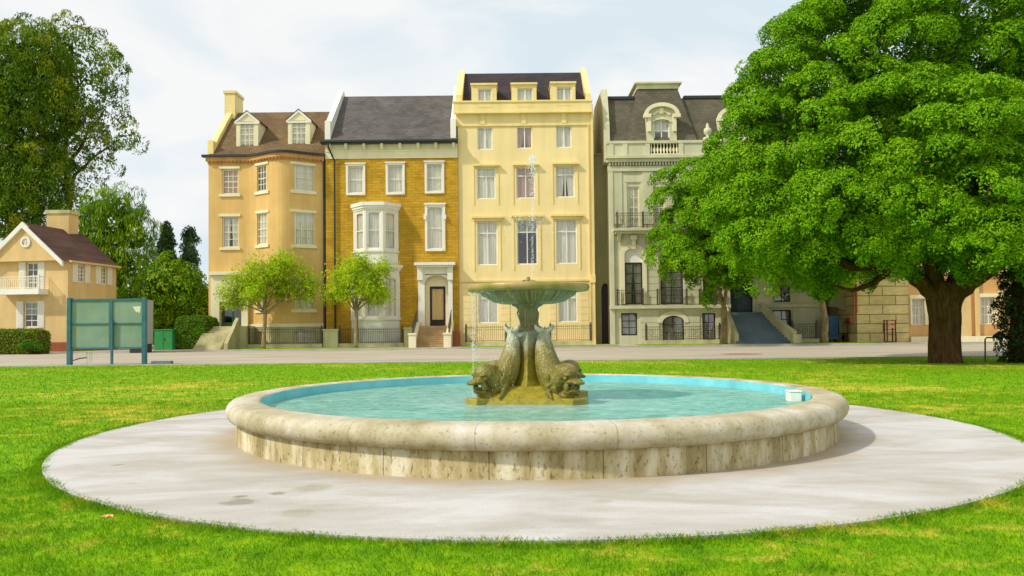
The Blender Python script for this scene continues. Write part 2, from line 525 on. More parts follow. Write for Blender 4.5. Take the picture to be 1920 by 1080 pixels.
def railing(F, mb, x0, x1, z0, z1, o=0.0, step=0.14, r=0.016, post=None, spear=False):
    F.b(mb, x0, x1, o - .02, o + .02, z1 - .04, z1); F.b(mb, x0, x1, o - .02, o + .02, z0 + .08, z0 + .12)
    F.b(mb, x0, x1, o - .015, o + .015, z1 - .26, z1 - .235)
    n = max(2, int((x1 - x0) / step))
    for i in range(n + 1):
        x = x0 + (x1 - x0) * i / n
        F.b(mb, x - r, x + r, o - r, o + r, z0, z1 + (0.12 if spear else -.02))
    for p in (post or []):
        F.b(mb, p - .06, p + .06, o - .06, o + .06, z0, z1 + .12)

def scroll(F, mb, cx, cz, r, o, turns=1.5, n=14, t=0.014):
    pts = []
    for i in range(n + 1):
        u = i / n; a = u * turns * 2 * math.pi; rr = r * (1 - 0.75 * u)
        pts.append(F.m(cx + rr * math.cos(a), o, cz + rr * math.sin(a)))
    mb.tube(pts, t, 4)

# ---------------------------------------------------------------- ground, road, lawn
FX, FY = (P(1001, 760, 12.6).x, 12.6)       # centre of the fountain
LAWN_Y = 38.0
def grass_color(t, dry=1.0):
    n1 = t.noise(1.3, 6, 0.7, (1, 1.6, 1)); n2 = t.noise(2.6, 6, 0.75); n3 = t.noise(0.16, 3)
    a = t.ramp(n2, [(0.30, (0.085, 0.22, 0.002)), (0.52, (0.18, 0.36, 0.003)), (0.72, (0.34, 0.47, 0.006))])
    b = t.ramp(n2, [(0.30, (0.34, 0.38, 0.01)), (0.70, (0.78, 0.56, 0.10))])
    n4 = t.noise(5.5, 5, 0.7)
    n1 = t.math('ADD', t.math('MULTIPLY', n1, .62), t.math('MULTIPLY', n4, .38))
    f = t.math('ADD', n1, t.math('MULTIPLY', t.math('SUBTRACT', n3, 0.5), 0.7))
    return t.mix(t.ramp(f, [(0.535, (0, 0, 0)), (0.64, (0.85 * dry,) * 3)]), a, b), n2

t = NT('lawn_grass'); c_, n_ = grass_color(t); t.bsdf(c_, 0.9, 0.1, n_, 0.8, 0.05); M['lawn'] = t.m
t = NT('grass_blades'); c_, n_ = grass_color(t)
at = t.n('ShaderNodeAttribute'); at.attribute_name = 'tint'
cc = t.mix(1.0, c_, t.ramp(at.outputs['Fac'], [(0, (0.55, 0.7, 0.5)), (0.6, (1.15, 1.2, 1)), (0.85, (1.4, 1.3, 1.2)), (1, (2.2, 1.4, 3))]), 'MULTIPLY')
b = t.n('ShaderNodeBsdfPrincipled'); t.l(cc, b.inputs['Base Color']); b.inputs['Roughness'].default_value = 0.6; b.inputs['Specular IOR Level'].default_value = .15
tl = t.n('ShaderNodeBsdfTranslucent'); t.l(cc, tl.inputs[0]); ms = t.n('ShaderNodeMixShader'); ms.inputs[0].default_value = .35
t.l(b.outputs[0], ms.inputs[1]); t.l(tl.outputs[0], ms.inputs[2]); t.l(ms.outputs[0], t.o.inputs[0]); M['blades'] = t.m

mb = MB(); mb.quad((-700, -60, 0), (700, -60, 0), (700, 1500, 0), (-700, 1500, 0))
tag(mb.build('ground', M['lawn']), None, None, kind='structure')

t = NT('road_asphalt')
n1 = t.noise(0.12, 4, 0.6, (1, 4, 1)); n2 = t.noise(30, 3)
m_ = t.ramp(n1, [(0.35, srgb(164, 154, 136)), (0.7, srgb(190, 178, 156))])
m_ = t.mix(0.8, m_, t.ramp(n2, [(0.3, (0.85,) * 3), (0.7, (1.08,) * 3)]), 'MULTIPLY')
t.bsdf(m_, 0.85, 0.2, n2, 0.3, 0.01); M['road'] = t.m
M['kerb'] = stucco('kerb_concrete', srgb(184, 180, 164), 0.12)
M['pave'] = stucco('pavement_concrete', srgb(190, 182, 154), 0.12, streak=0.0)

mb = MB(); mb.quad((-160, LAWN_Y + .35, 0.004), (160, LAWN_Y - 1.2, 0.004), (160, 62, 0.004), (-160, 62, 0.004))
tag(mb.build('road', M['road']), None, None, kind='structure')
mb = MB()   # near kerb, flush with the lawn and proud of the road edge
yk = lambda x: LAWN_Y + .35 + (x + 160) / 320 * (-1.55)
for i in range(64):
    a, b_ = -160 + i * 5, -160 + (i + 1) * 5
    mb.add([(a, yk(a) - .25, -.05), (b_, yk(b_) - .25, -.05), (b_, yk(b_) + .1, -.05), (a, yk(a) + .1, -.05),
            (a, yk(a) - .25, .05), (b_, yk(b_) - .25, .05), (b_, yk(b_) + .1, .05), (a, yk(a) + .1, .05)],
           [(0, 3, 2, 1), (4, 5, 6, 7), (0, 1, 5, 4), (2, 3, 7, 6)])
tag(mb.build('kerb', M['kerb']), None, None, kind='structure')
mb = MB(); mb.box(-160, 160, 62, 62.3, -.1, .13)
tag(mb.build('far_kerb', M['kerb']), None, None, kind='structure')
mb = MB(); mb.box(-160, 160, 62.3, 140, -.1, .126)
tag(mb.build('pavement', M['pave']), None, None, kind='structure')

# concrete disc round the basin
t = NT('disc_concrete')
n1 = t.noise(0.45, 6, 0.62, (1, 2.2, 1), 0.8); n2 = t.noise(2.2, 5, 0.6, (1, 2.5, 1)); n3 = t.noise(40, 3)
m_ = t.ramp(n1, [(0.34, srgb(172, 166, 154)), (0.5, srgb(186, 181, 173)), (0.62, srgb(198, 195, 191))])
m_ = t.mix(0.7, m_, t.ramp(n2, [(0.3, (0.92, 0.91, 0.88)), (0.55, (1.02,) * 3)]), 'MULTIPLY')
m_ = t.mix(0.7, m_, t.ramp(t.noise(55, 2, .5), [(0.24, (.62, .6, .55)), (0.34, (1, 1, 1))]), 'MULTIPLY')
sp = t.ramp(t.noise(1.25, 3, 0.5, (1, 2.6, 1)), [(0.725, (1, 1, 1)), (0.755, (0.62, 0.62, 0.52))])
m_ = t.mix(1.0, m_, sp, 'MULTIPLY')
m_ = t.mix(0.6, m_, t.ramp(n3, [(0.3, (0.9,) * 3), (0.7, (1.05,) * 3)]), 'MULTIPLY')
# tan ring beside the basin wall, fading outwards
ln = t.n('ShaderNodeVectorMath', operation='LENGTH'); t.l(t.coord((1, 1, 0)), ln.inputs[0])
rr = t.math('ADD', ln.outputs['Value'], t.math('MULTIPLY', t.math('SUBTRACT', t.noise(1.3, 4), 0.5), 0.9))
m_ = t.mix(t.ramp(t.math('DIVIDE', rr, 8.0), [(0.56, (0.85,) * 3), (0.64, (0,) * 3)]), m_, srgb(176, 158, 126))
# old damp stains on the slab
for (sx, sy, sr, cc_) in ((448, 941, .16, (.68, .66, .60)), (452, 931, .07, (.6, .58, .5)), (558, 962, .17, (.86, .86, .76)), (590, 915, .20, (.80, .80, .66)), (520, 925, .08, (.65, .63, .55)), (1130, 940, .1, (.85, .83, .76)), (220, 872, .07, (.75, .73, .68))):
    q = G(sx, sy, .03)
    vs_ = t.n('ShaderNodeVectorMath', operation='DISTANCE'); t.l(t.coord(), vs_.inputs[0]); vs_.inputs[1].default_value = (q.x - FX, q.y - FY, .03)
    dd_ = t.math('ADD', vs_.outputs['Value'], t.math('MULTIPLY', t.math('SUBTRACT', t.noise(7, 4, .7, (1, 1.0, 1)), 0.5), sr * 1.6))
    m_ = t.mix(t.ramp(t.math('DIVIDE', dd_, sr * 2), [(.30, (1,) * 3), (.55, (0,) * 3)]), m_, t.mix(1.0, m_, (*cc_, 1), 'MULTIPLY'))
t.bsdf(m_, 0.8, 0.25, n3, 0.35, 0.01); M['disc'] = t.m
DISC_R = 6.83
mb = MB()
nseg = 180
vs = []
for k in range(nseg):
    a = 2 * math.pi * k / nseg
    vs.append((FX + DISC_R * math.cos(a), FY + DISC_R * math.sin(a)))
mb.prism_z(vs, -0.05, 0.03)
tag(mb.build('concrete_apron', M['disc'], origin=(FX, FY, 0)), None, None, kind='structure')

# grass verge strips between the far kerb and the railings
mb = MB()
def verge(p0, p1, y0=62.6, y1=65.4):
    a, b_ = P(p0, 655, 64).x, P(p1, 655, 64).x
    mb.box(a, b_, y0, y1, .05, .16)
for s_ in ((428, 600), (600, 764), (866, 955), (1030, 1158), (1195, 1372), (1470, 1640)): verge(*s_)
mb.box(P(-60, 650, 58).x, P(92, 650, 58).x, 62.6, 65.4, .05, .16)
tag(mb.build('grass_verge', M['lawn']), None, None, kind='structure')

def quad_mesh(name, V, mat, tint, parent=None, origin=(0, 0, 0)):
    """V: (n,4,3) array of quads; tint per quad"""
    n = V.shape[0]
    me = bpy.data.meshes.new(name)
    o0 = ORG[parent.name] if parent is not None else Vector(origin)
    V = V - np.array(o0)[None, None, :]
    me.vertices.add(n * 4); me.vertices.foreach_set('co', V.reshape(-1).astype(np.float32))
    me.loops.add(n * 4); me.loops.foreach_set('vertex_index', np.arange(n * 4, dtype=np.int32))
    me.polygons.add(n); me.polygons.foreach_set('loop_start', np.arange(0, n * 4, 4, dtype=np.int32))
    me.update(calc_edges=True)
    a = me.attributes.new('tint', 'FLOAT', 'FACE'); a.data.foreach_set('value', tint.astype(np.float32))
    me.materials.append(mat)
    o = bpy.data.objects.new(name, me); col.objects.link(o)
    if parent is not None:
        o.parent = parent; ORG[o.name] = o0
    else:
        o.location = o0; ORG[o.name] = Vector(o0)
    return o

def blades(n, ymin, ymax, h, wd, xk=0.74, edge=False, z0=0.0, region=None):
    if region: 
        x = rng.uniform(region[0], region[1], n); y = rng.uniform(region[2], region[3], n)
    elif edge:
        a = rng.uniform(0, 2 * math.pi, n); r = DISC_R + np.abs(rng.normal(0, 0.10, n)) - 0.05
        x = FX + r * np.cos(a); y = FY + r * np.sin(a)
        k = np.abs(x) < 0.74 * y
        x, y = x[k], y[k]
    else:
        y = np.sqrt(rng.uniform(ymin ** 2, ymax ** 2, n)); x = rng.uniform(-xk, xk, n) * y
        k = (x - FX) ** 2 + (y - FY) ** 2 > (DISC_R + 0.01) ** 2
        x, y = x[k], y[k]
    n = len(x)
    hh = h * rng.uniform(0.5, 1.25, n)
    # tufts: height varies in patches
    hh *= 0.75 + 0.5 * (0.5 + 0.5 * np.sin(x * 3.1 + 1.7 * np.sin(y * 2.3)) * np.sin(y * 3.7 + 2.1 * np.sin(x * 1.9)))
    ang = rng.uniform(0, 2 * math.pi, n)
    lean = rng.normal(0, 0.45, (n, 2)) * hh[:, None]
    dx, dy = np.cos(ang) * wd * .5, np.sin(ang) * wd * .5
    V = np.zeros((n, 4, 3))
    V[:, 0] = np.stack([x - dx, y - dy, np.full(n, z0 - .005)], 1); V[:, 1] = np.stack([x + dx, y + dy, np.full(n, z0 - .005)], 1)
    V[:, 2] = np.stack([x + dx * .5 + lean[:, 0] * .5, y + dy * .5 + lean[:, 1] * .5, z0 + hh * .62], 1)
    V[:, 3] = np.stack([x + lean[:, 0], y + lean[:, 1], z0 + hh], 1)
    return V
Vs = [blades(170000, 4.2, 9.0, 0.028, 0.0055), blades(110000, 9.0, 18.0, 0.04, 0.011), blades(70000, 18, 37.0, 0.05, 0.022),
      blades(50000, 0, 0, 0.045, 0.0055, edge=True)]
V = np.concatenate(Vs)
tag(quad_mesh('grass', V, M['blades'], rng.beta(2, 2.5, len(V))), 'short bright green lawn grass with dry yellow patches', 'grass', kind='stuff')

# ---------------------------------------------------------------- fountain
fbase = (FX, FY, 0.0)
fountain = thing('fountain', 'round stone fountain with scaly fish sculptures holding up a wide shallow bowl', 'fountain', fbase)
# stone
def radial_joint(t, nj, width):
    g = t.n('ShaderNodeTexGradient', gradient_type='RADIAL'); t.l(t.coord(), g.inputs[0])
    x = t.math('MULTIPLY', g.outputs['Fac'], nj); x = t.math('FRACT', x)
    x = t.math('ABSOLUTE', t.math('SUBTRACT', x, 0.5))
    return t.ramp(x, [(width, (0, 0, 0)), (width * 1.8, (1, 1, 1))])
def polar_noise(t, ka, kz, scale, detail=5, rough=0.6):
    g = t.n('ShaderNodeTexGradient', gradient_type='RADIAL'); t.l(t.coord(), g.inputs[0])
    sp = t.n('ShaderNodeSeparateXYZ'); t.l(t.coord(), sp.inputs[0])
    c = t.n('ShaderNodeCombineXYZ'); t.l(t.math('MULTIPLY', g.outputs['Fac'], ka), c.inputs[0]); t.l(t.math('MULTIPLY', sp.outputs[2], kz), c.inputs[1])
    n = t.n('ShaderNodeTexNoise'); n.inputs['Scale'].default_value = scale; n.inputs['Detail'].default_value = detail; n.inputs['Roughness'].default_value = rough
    t.l(c.outputs[0], n.inputs['Vector']); return n.outputs['Fac']
t = NT('travertine_wall')
s1 = polar_noise(t, 60, 0.5, 1.6); s2 = t.noise(26, 4, 0.7, (1, 1, 0.45)); s3 = t.noise(1.1, 4)
m_ = t.ramp(s1, [(0.34, srgb(148, 132, 92)), (0.48, srgb(186, 172, 128)), (0.62, srgb(218, 210, 184))])
m_ = t.mix(0.8, m_, t.ramp(s3, [(0.35, (0.74, 0.72, 0.62)), (0.62, (1.08,) * 3)]), 'MULTIPLY')
m_ = t.mix(0.9, m_, t.ramp(s2, [(0.34, (0.42, 0.37, 0.27)), (0.45, (1, 1, 1))]), 'MULTIPLY')
j = radial_joint(t, 24, 0.0035)
j2 = radial_joint(t, 51, 0.006)
m_ = t.mix(0.75, m_, t.mix(1.0, t.ramp(j, [(0, (0.25, 0.2, 0.14)), (1, (1, 1, 1))]), t.ramp(j2, [(0, (0.75, 0.7, 0.6)), (1, (1, 1, 1))]), 'MULTIPLY'), 'MULTIPLY')
t.bsdf(m_, 0.85, 0.2, s2, 0.5, 0.02); M['trav'] = t.m
t = NT('coping_stone')
s1 = polar_noise(t, 60, 1.2, 1.3); s2 = t.noise(22, 4, 0.7); s3 = t.noise(0.9, 5, .65)
m_ = t.ramp(s3, [(0.34, srgb(160, 150, 112)), (0.5, srgb(190, 180, 152)), (0.64, srgb(210, 203, 192))])
m_ = t.mix(0.6, m_, t.ramp(s1, [(0.36, (0.76, 0.71, 0.54)), (0.58, (1.05,) * 3)]), 'MULTIPLY')
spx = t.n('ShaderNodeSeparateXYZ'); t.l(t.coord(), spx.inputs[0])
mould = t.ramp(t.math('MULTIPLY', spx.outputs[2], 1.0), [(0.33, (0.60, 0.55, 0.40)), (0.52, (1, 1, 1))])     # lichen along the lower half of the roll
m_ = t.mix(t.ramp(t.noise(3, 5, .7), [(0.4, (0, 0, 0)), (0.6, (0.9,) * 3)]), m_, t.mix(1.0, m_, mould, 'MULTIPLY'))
m_ = t.mix(0.85, m_, t.ramp(s2, [(0.32, (0.55, 0.5, 0.4)), (0.45, (1, 1, 1))]), 'MULTIPLY')
j = radial_joint(t, 20, 0.0022)
m_ = t.mix(0.9, m_, t.ramp(j, [(0, (0.35, 0.3, 0.24)), (1, (1, 1, 1))]), 'MULTIPLY')
t.bsdf(m_, 0.7, 0.3, s2, 0.3, 0.01); M['coping'] = t.m
t = NT('pool_paint')
n1 = t.noise(1.4, 4); n2 = t.noise(6, 4, .6)
m_ = t.ramp(n1, [(0.3, srgb(104, 192, 204)), (0.7, srgb(140, 212, 220))])
m_ = t.mix(0.5, m_, t.ramp(n2, [(0.35, (0.8, 0.86, 0.82)), (0.6, (1, 1, 1))]), 'MULTIPLY')
t.bsdf(m_, 0.6, 0.3); M['pool'] = t.m
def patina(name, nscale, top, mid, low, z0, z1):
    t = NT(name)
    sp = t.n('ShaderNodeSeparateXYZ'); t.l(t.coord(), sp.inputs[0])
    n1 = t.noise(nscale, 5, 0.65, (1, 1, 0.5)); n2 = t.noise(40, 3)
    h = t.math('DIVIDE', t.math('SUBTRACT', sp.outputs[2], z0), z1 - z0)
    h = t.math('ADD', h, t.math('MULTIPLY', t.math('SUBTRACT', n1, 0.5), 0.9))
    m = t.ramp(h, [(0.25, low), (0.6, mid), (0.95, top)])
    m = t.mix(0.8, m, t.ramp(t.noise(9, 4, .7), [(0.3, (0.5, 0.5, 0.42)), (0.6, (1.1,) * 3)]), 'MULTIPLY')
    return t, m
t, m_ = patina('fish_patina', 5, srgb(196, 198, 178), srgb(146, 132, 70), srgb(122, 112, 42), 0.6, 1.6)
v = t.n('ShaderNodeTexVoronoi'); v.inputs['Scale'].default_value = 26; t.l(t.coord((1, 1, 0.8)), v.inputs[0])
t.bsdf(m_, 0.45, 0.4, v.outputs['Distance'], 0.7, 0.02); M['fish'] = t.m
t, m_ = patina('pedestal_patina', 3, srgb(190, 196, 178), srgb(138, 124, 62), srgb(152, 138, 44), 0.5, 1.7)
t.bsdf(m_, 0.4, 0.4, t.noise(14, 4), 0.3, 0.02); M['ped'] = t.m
t = NT('bowl_patina')
n1 = polar_noise(t, 70, 1.0, 1.5); n2 = t.noise(5, 4)
m_ = t.ramp(n1, [(0.3, srgb(88, 82, 44)), (0.5, srgb(130, 124, 78)), (0.72, srgb(170, 166, 130))])
m_ = t.mix(0.6, m_, t.ramp(n2, [(0.35, (0.75, 0.72, 0.5)), (0.65, (1.1,) * 3)]), 'MULTIPLY')
t.bsdf(m_, 0.35, 0.5, n1, 0.4, 0.02); M['bowl'] = t.m
t = NT('bowl_rim_patina')
n1 = polar_noise(t, 20, 2.0, 1.2)
m_ = t.ramp(n1, [(0.3, srgb(118, 122, 40)), (0.5, srgb(158, 138, 62)), (0.7, srgb(184, 150, 104))])
t.bsdf(m_, 0.4, 0.5, n1, 0.3, 0.02); M['rim'] = t.m

wall = MB(); wall.lathe([(4.57, 0.0), (4.56, 0.035), (4.555, 0.33), (4.53, 0.37), (4.10, 0.37)], 160, fbase); wall.build('basin_wall', M['trav'], fountain, smooth=False, autosmooth=R(40))
prof = [(4.50, 0.330), (4.575, 0.328)]
for i in range(13):
    a = -math.pi * 0.5 + math.pi * i / 12
    prof.append((4.575 + 0.125 * math.cos(a), 0.462 + 0.132 * math.sin(a)))
prof += [(4.45, 0.604), (4.30, 0.606), (4.25, 0.600), (4.222, 0.580), (4.215, 0.555), (4.215, 0.50)]
c = MB(); c.lathe(prof, 160, fbase); c.build('basin_coping', M['coping'], fountain, smooth=True, autosmooth=R(50))
l_ = MB(); l_.lathe([(4.212, 0.588), (4.205, 0.05), (0.05, 0.05)], 160, fbase); l_.build('basin_lining', M['pool'], fountain, autosmooth=R(40))
TH0 = R(219)
def dirv(a): return Vector((math.cos(a), math.sin(a), 0))
FC = Vector(fbase) + Vector((-.068, 0, 0))      # the sculpture stands a little off the basin's centre
BC = Vector(fbase)
# plinth: chamfered block under water level with four arms
pl = MB()
rings = []
for (z, rd, ra) in ((0.06, .98, .66), (0.42, .93, .66), (0.52, .84, .65), (0.695, .60, .62), (0.70, .3, .5)):
    ring = []
    for k in range(4):
        a = TH0 + k * math.pi / 2 + math.pi / 4
        for s_ in (-1, 1):
            d = dirv(a); tt = Vector((-d.y, d.x, 0))
            ring.append(FC + d * rd * .92 + tt * s_ * rd * ra + Vector((0, 0, z)))
    rings.append(ring)
base = len(pl.v)
for r_ in rings: pl.v += [tuple(p) for p in r_]
for i in range(4):
    for k in range(8):
        k2 = (k + 1) % 8; pl.f.append((base + i * 8 + k, base + i * 8 + k2, base + (i + 1) * 8 + k2, base + (i + 1) * 8 + k))
pl.f.append(tuple(base + 32 + k for k in range(8)))
for k in range(4):
    a = TH0 + k * math.pi / 2; d = dirv(a); tt = Vector((-d.y, d.x, 0))
    vs = []
    for (rr_, hw, z) in ((.3, .17, .06), (1.20, .17, .06), (.3, .17, .53), (1.18, .155, .53)):
        for s_ in (-1, 1): vs.append(FC + d * rr_ + tt * s_ * hw + Vector((0, 0, z)))
    pl.add(vs, [(2, 3, 7, 6), (4, 6, 7, 5), (0, 2, 6, 4), (3, 1, 5, 7)])
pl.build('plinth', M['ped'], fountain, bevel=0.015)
# concave square core
pc = MB(); rings = []
for (z, r_) in ((0.62, .66), (0.68, .58), (0.78, .49), (0.92, .41), (1.1, .36), (1.3, .335), (1.48, .33), (1.53, .34), (1.56, .30), (1.56, .05)):
    ring = []
    for k in range(4):
        a = TH0 + k * math.pi / 2 + math.pi / 4
        ring.append(FC + dirv(a) * r_ + Vector((0, 0, z)))
        ring.append(FC + dirv(a + math.pi / 4) * r_ * 0.62 + Vector((0, 0, z)))
    rings.append(ring)
for r_ in rings: pc.v += [tuple(p) for p in r_]
for i in range(len(rings) - 1):
    for k in range(8):
        k2 = (k + 1) % 8; pc.f.append((i * 8 + k, i * 8 + k2, (i + 1) * 8 + k2, (i + 1) * 8 + k))
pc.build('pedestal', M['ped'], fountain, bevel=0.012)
# four grotesque fish, each grown as one skin
def fish(a):
    d = dirv(a); tt = Vector((-d.y, d.x, 0)); up = Vector((0, 0, 1))
    rot = Matrix((d, tt, up)).transposed()
    def L(r, s_, z): return FC + d * r + tt * s_ + up * z
    mb = MB()
    # body S-curve from the cheek up to the tail
    path = [(.84, .70), (.70, .70), (.56, .79), (.465, .93), (.40, 1.08), (.36, 1.24), (.345, 1.38), (.35, 1.49), (.37, 1.56)]
    rad = [.19, .22, .22, .20, .175, .145, .115, .085, .055]
    mb.tube([L(r, 0, z) for r, z in path], rad, 14)
    mb.ell(L(.89, 0, .91), (.19, .18, .155), 14, 9, rot)            # skull
    mb.ell(L(.76, 0, .80), (.20, .215, .19), 14, 9, rot)             # cheeks
    mb.ell(L(1.05, 0, .785), (.14, .15, .05), 12, 7, rot)         # upper lip
    mb.ell(L(1.17, 0, .765), (.06, .11, .032), 10, 6, rot)           # lip tip
    mb.ell(L(.96, 0, .62), (.13, .13, .04), 12, 7, rot)            # lower jaw
    mb.ell(L(1.05, 0, .64), (.055, .11, .03), 10, 6, rot)           # lower lip
    mb.ell(L(.88, 0, .56), (.13, .14, .09), 12, 7, rot)              # chin
    for s_ in (-1, 1):
        mb.ell(L(1.01, s_ * .115, .885), (.07, .05, .03), 8, 6, rot)  # brow
        mb.ell(L(1.05, s_ * .055, .81), (.045, .035, .04), 8, 6, rot)   # nostril bulge
        mb.ell(L(1.0, s_ * .12, .70), (.06, .03, .06), 8, 6, rot)   # lip corner
        # gill frill: ribs fanning behind the cheek
        for q in range(6):
            an = R(-60 + q * 26)
            p0 = L(.74, s_ * .20, .76)
            p1 = L(.74 - .17 * math.cos(an) + .02, s_ * .235, .76 + .17 * math.sin(an))
            mb.tube([p0, (p0 + p1) / 2 + tt * s_ * .02, p1], [.03, .03, .018], 6)
        # side fin going down to the plinth
        for q in range(5):
            p0 = L(.66, s_ * .17, .68); p1 = L(.50 + q * .09, s_ * (.25 + .01 * q), .53)
            mb.tube([p0, (p0 + p1) / 2 + tt * s_ * .025, p1], [.035, .032, .02], 6)
    for q in range(5):                                               # brow ridge crest
        mb.ell(L(.80 - q * .055, 0, 1.02 - q * .01), (.035, .05, .03), 8, 6, rot)
    # tail flukes, two curled blades
    for s_ in (-1, 1):
        pts = [L(.36, 0, 1.53), L(.355, s_ * .05, 1.56), L(.36, s_ * .11, 1.575), L(.37, s_ * .16, 1.61), L(.36, s_ * .19, 1.66)]
        mb.tube(pts, [.045, .042, .045, .034, .012], 8)
        pts = [L(.36, 0, 1.53), L(.38, s_ * .04, 1.55), L(.41, s_ * .07, 1.58), L(.43, s_ * .09, 1.63)]
        mb.tube(pts, [.04, .04, .03, .010], 8)
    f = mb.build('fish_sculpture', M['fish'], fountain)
    rm = f.modifiers.new('remesh', 'REMESH'); rm.mode = 'VOXEL'; rm.voxel_size = 0.012; rm.use_smooth_shade = True
    sm = f.modifiers.new('smooth', 'SMOOTH'); sm.factor = 0.5; sm.iterations = 3
    for s_ in (-1, 1):
        e = MB(); e.ell(L(1.0, s_ * .135, .835), (.036, .034, .036), 10, 8, rot)
        e.build('eye', M['fish'], f, smooth=True)
    te = MB()
    for q in range(-3, 4):
        te.box(-.014, .014, -.012, .012, -.02, .025)
        n = len(te.v) - 8
        for i in range(n, n + 8):
            p = Vector(te.v[i]); te.v[i] = tuple(L(1.045 - .004 * q * q, q * .03, .68) + rot @ p)
    te.build('teeth', M['fish'], f)
for k in range(4): fish(TH0 + k * math.pi / 2)
# column with carved vine swelling
cm = MB()
def vine(a, r, z): return 1 + 0.10 * math.sin(3 * a + z * 9) + 0.05 * math.sin(7 * a - z * 14)
cm.lathe([(.20, 1.54), (.22, 1.58), (.15, 1.63), (.145, 1.70), (.17, 1.78), (.175, 1.85), (.155, 1.91), (.19, 1.95), (.24, 1.97), (.25, 2.0)], 48, FC, vine)
cm.build('column', M['bowl'], fountain, smooth=True)
bw = MB()
def flute(a, r, z): return 1 + (0.022 * abs(math.cos(a * 20)) if .27 < r < .80 and z < 2.18 else 0)
bw.lathe([(.10, 1.985), (.25, 1.985), (.27, 2.0), (.42, 1.998), (.56, 2.03), (.66, 2.085), (.735, 2.135), (.765, 2.17), (.78, 2.195), (.90, 2.215)], 160, FC, flute)
bw.build('bowl', M['bowl'], fountain, smooth=True)
br = MB()
br.lathe([(.76, 2.19), (.90, 2.195), (.965, 2.20), (.985, 2.215), (.995, 2.25), (.99, 2.285), (.975, 2.305), (.95, 2.31), (.925, 2.295), (.90, 2.27), (.6, 2.18), (.2, 2.10), (.02, 2.08)], 128, FC)
br.build('bowl_rim', M['rim'], fountain, smooth=True)
nz = MB()
nz.lathe([(.08, 2.08), (.07, 2.2), (.10, 2.28), (.05, 2.33), (.03, 2.42), (.015, 2.44)], 16, FC)
for k in range(7):
    a = k * 2 * math.pi / 7; nz.tube([FC + Vector((.03 * math.cos(a), .03 * math.sin(a), 2.30)), FC + Vector((.08 * math.cos(a), .08 * math.sin(a), 2.37)), FC + Vector((.13 * math.cos(a), .13 * math.sin(a), 2.36))], [.02, .03, .012], 6)
nz.build('nozzle', M['bowl'], fountain, smooth=True)
t = NT('bowl_water'); M['bowlwater'] = glass_mat('clear_water', (0.8, 0.9, 0.86, 1), 0.1)
wb = MB(); wb.lathe([(.915, 2.283), (.01, 2.283)], 64, FC)
tag(wb.build('bowl_water', M['bowlwater'], origin=(FX, FY, 2.283)), None, None, kind='structure')
# basin water
t = NT('basin_water')
n1 = t.noise(4.2, 5, 0.65, (1, 2.2, 1), 1.6); 
wv = t.n('ShaderNodeTexWave', wave_type='RINGS', rings_direction='SPHERICAL'); wv.inputs['Scale'].default_value = 1.1; wv.inputs['Distortion'].default_value = 3.5; wv.inputs['Detail'].default_value = 3; wv.inputs['Detail Scale'].default_value = 2.0
t.l(t.coord(), wv.inputs['Vector'])
hh = t.math('ADD', t.math('MULTIPLY', wv.outputs['Fac'], .12), n1)
bn = t.n('ShaderNodeBump'); bn.inputs['Strength'].default_value = 1.0; bn.inputs['Distance'].default_value = 0.07; t.l(hh, bn.inputs['Height'])
tr = t.n('ShaderNodeBsdfTransparent'); tr.inputs[0].default_value = (0.72, 0.95, 0.86, 1)
df = t.n('ShaderNodeBsdfDiffuse'); t.l(bn.outputs[0], df.inputs['Normal'])
wn = t.noise(2.2, 6, 0.7, (1, 1.8, 1), 1.5)
foam_r = t.n('ShaderNodeVectorMath', operation='LENGTH'); t.l(t.coord((1, 1, 0)), foam_r.inputs[0])
fr_ = t.math('ADD', foam_r.outputs['Value'], t.math('MULTIPLY', t.math('SUBTRACT', t.noise(4, 5, .7), .5), 1.6))
milk = t.ramp(wn, [(0.35, srgb(132, 202, 176)), (0.6, srgb(180, 228, 208))])
t.l(t.mix(t.ramp(t.math('DIVIDE', fr_, 4.0), [(.25, (.7,) * 3), (.55, (0,) * 3)]), milk, srgb(206, 236, 228)), df.inputs[0])
mm = t.n('ShaderNodeMixShader'); t.l(t.ramp(wn, [(0.3, (.5,) * 3), (0.65, (.8,) * 3)]), mm.inputs[0]); t.l(tr.outputs[0], mm.inputs[1]); t.l(df.outputs[0], mm.inputs[2])
gl = t.n('ShaderNodeBsdfGlossy'); gl.inputs['Roughness'].default_value = 0.06; t.l(bn.outputs[0], gl.inputs['Normal'])
fr = t.n('ShaderNodeFresnel'); two_sided_ior(t, fr, 1.33); t.l(bn.outputs[0], fr.inputs['Normal'])
ms = t.n('ShaderNodeMixShader'); t.l(t.math('MULTIPLY', fr.outputs[0], .75), ms.inputs[0]); t.l(mm.outputs[0], ms.inputs[1]); t.l(gl.outputs[0], ms.inputs[2]); t.l(ms.outputs[0], t.o.inputs[0])
M['water'] = t.m
wa = MB(); wa.lathe([(4.203, 0.44), (.01, 0.44)], 128, BC)
tag(wa.build('water', M['water'], origin=(FX, FY, 0.44)), None, None, kind='structure')
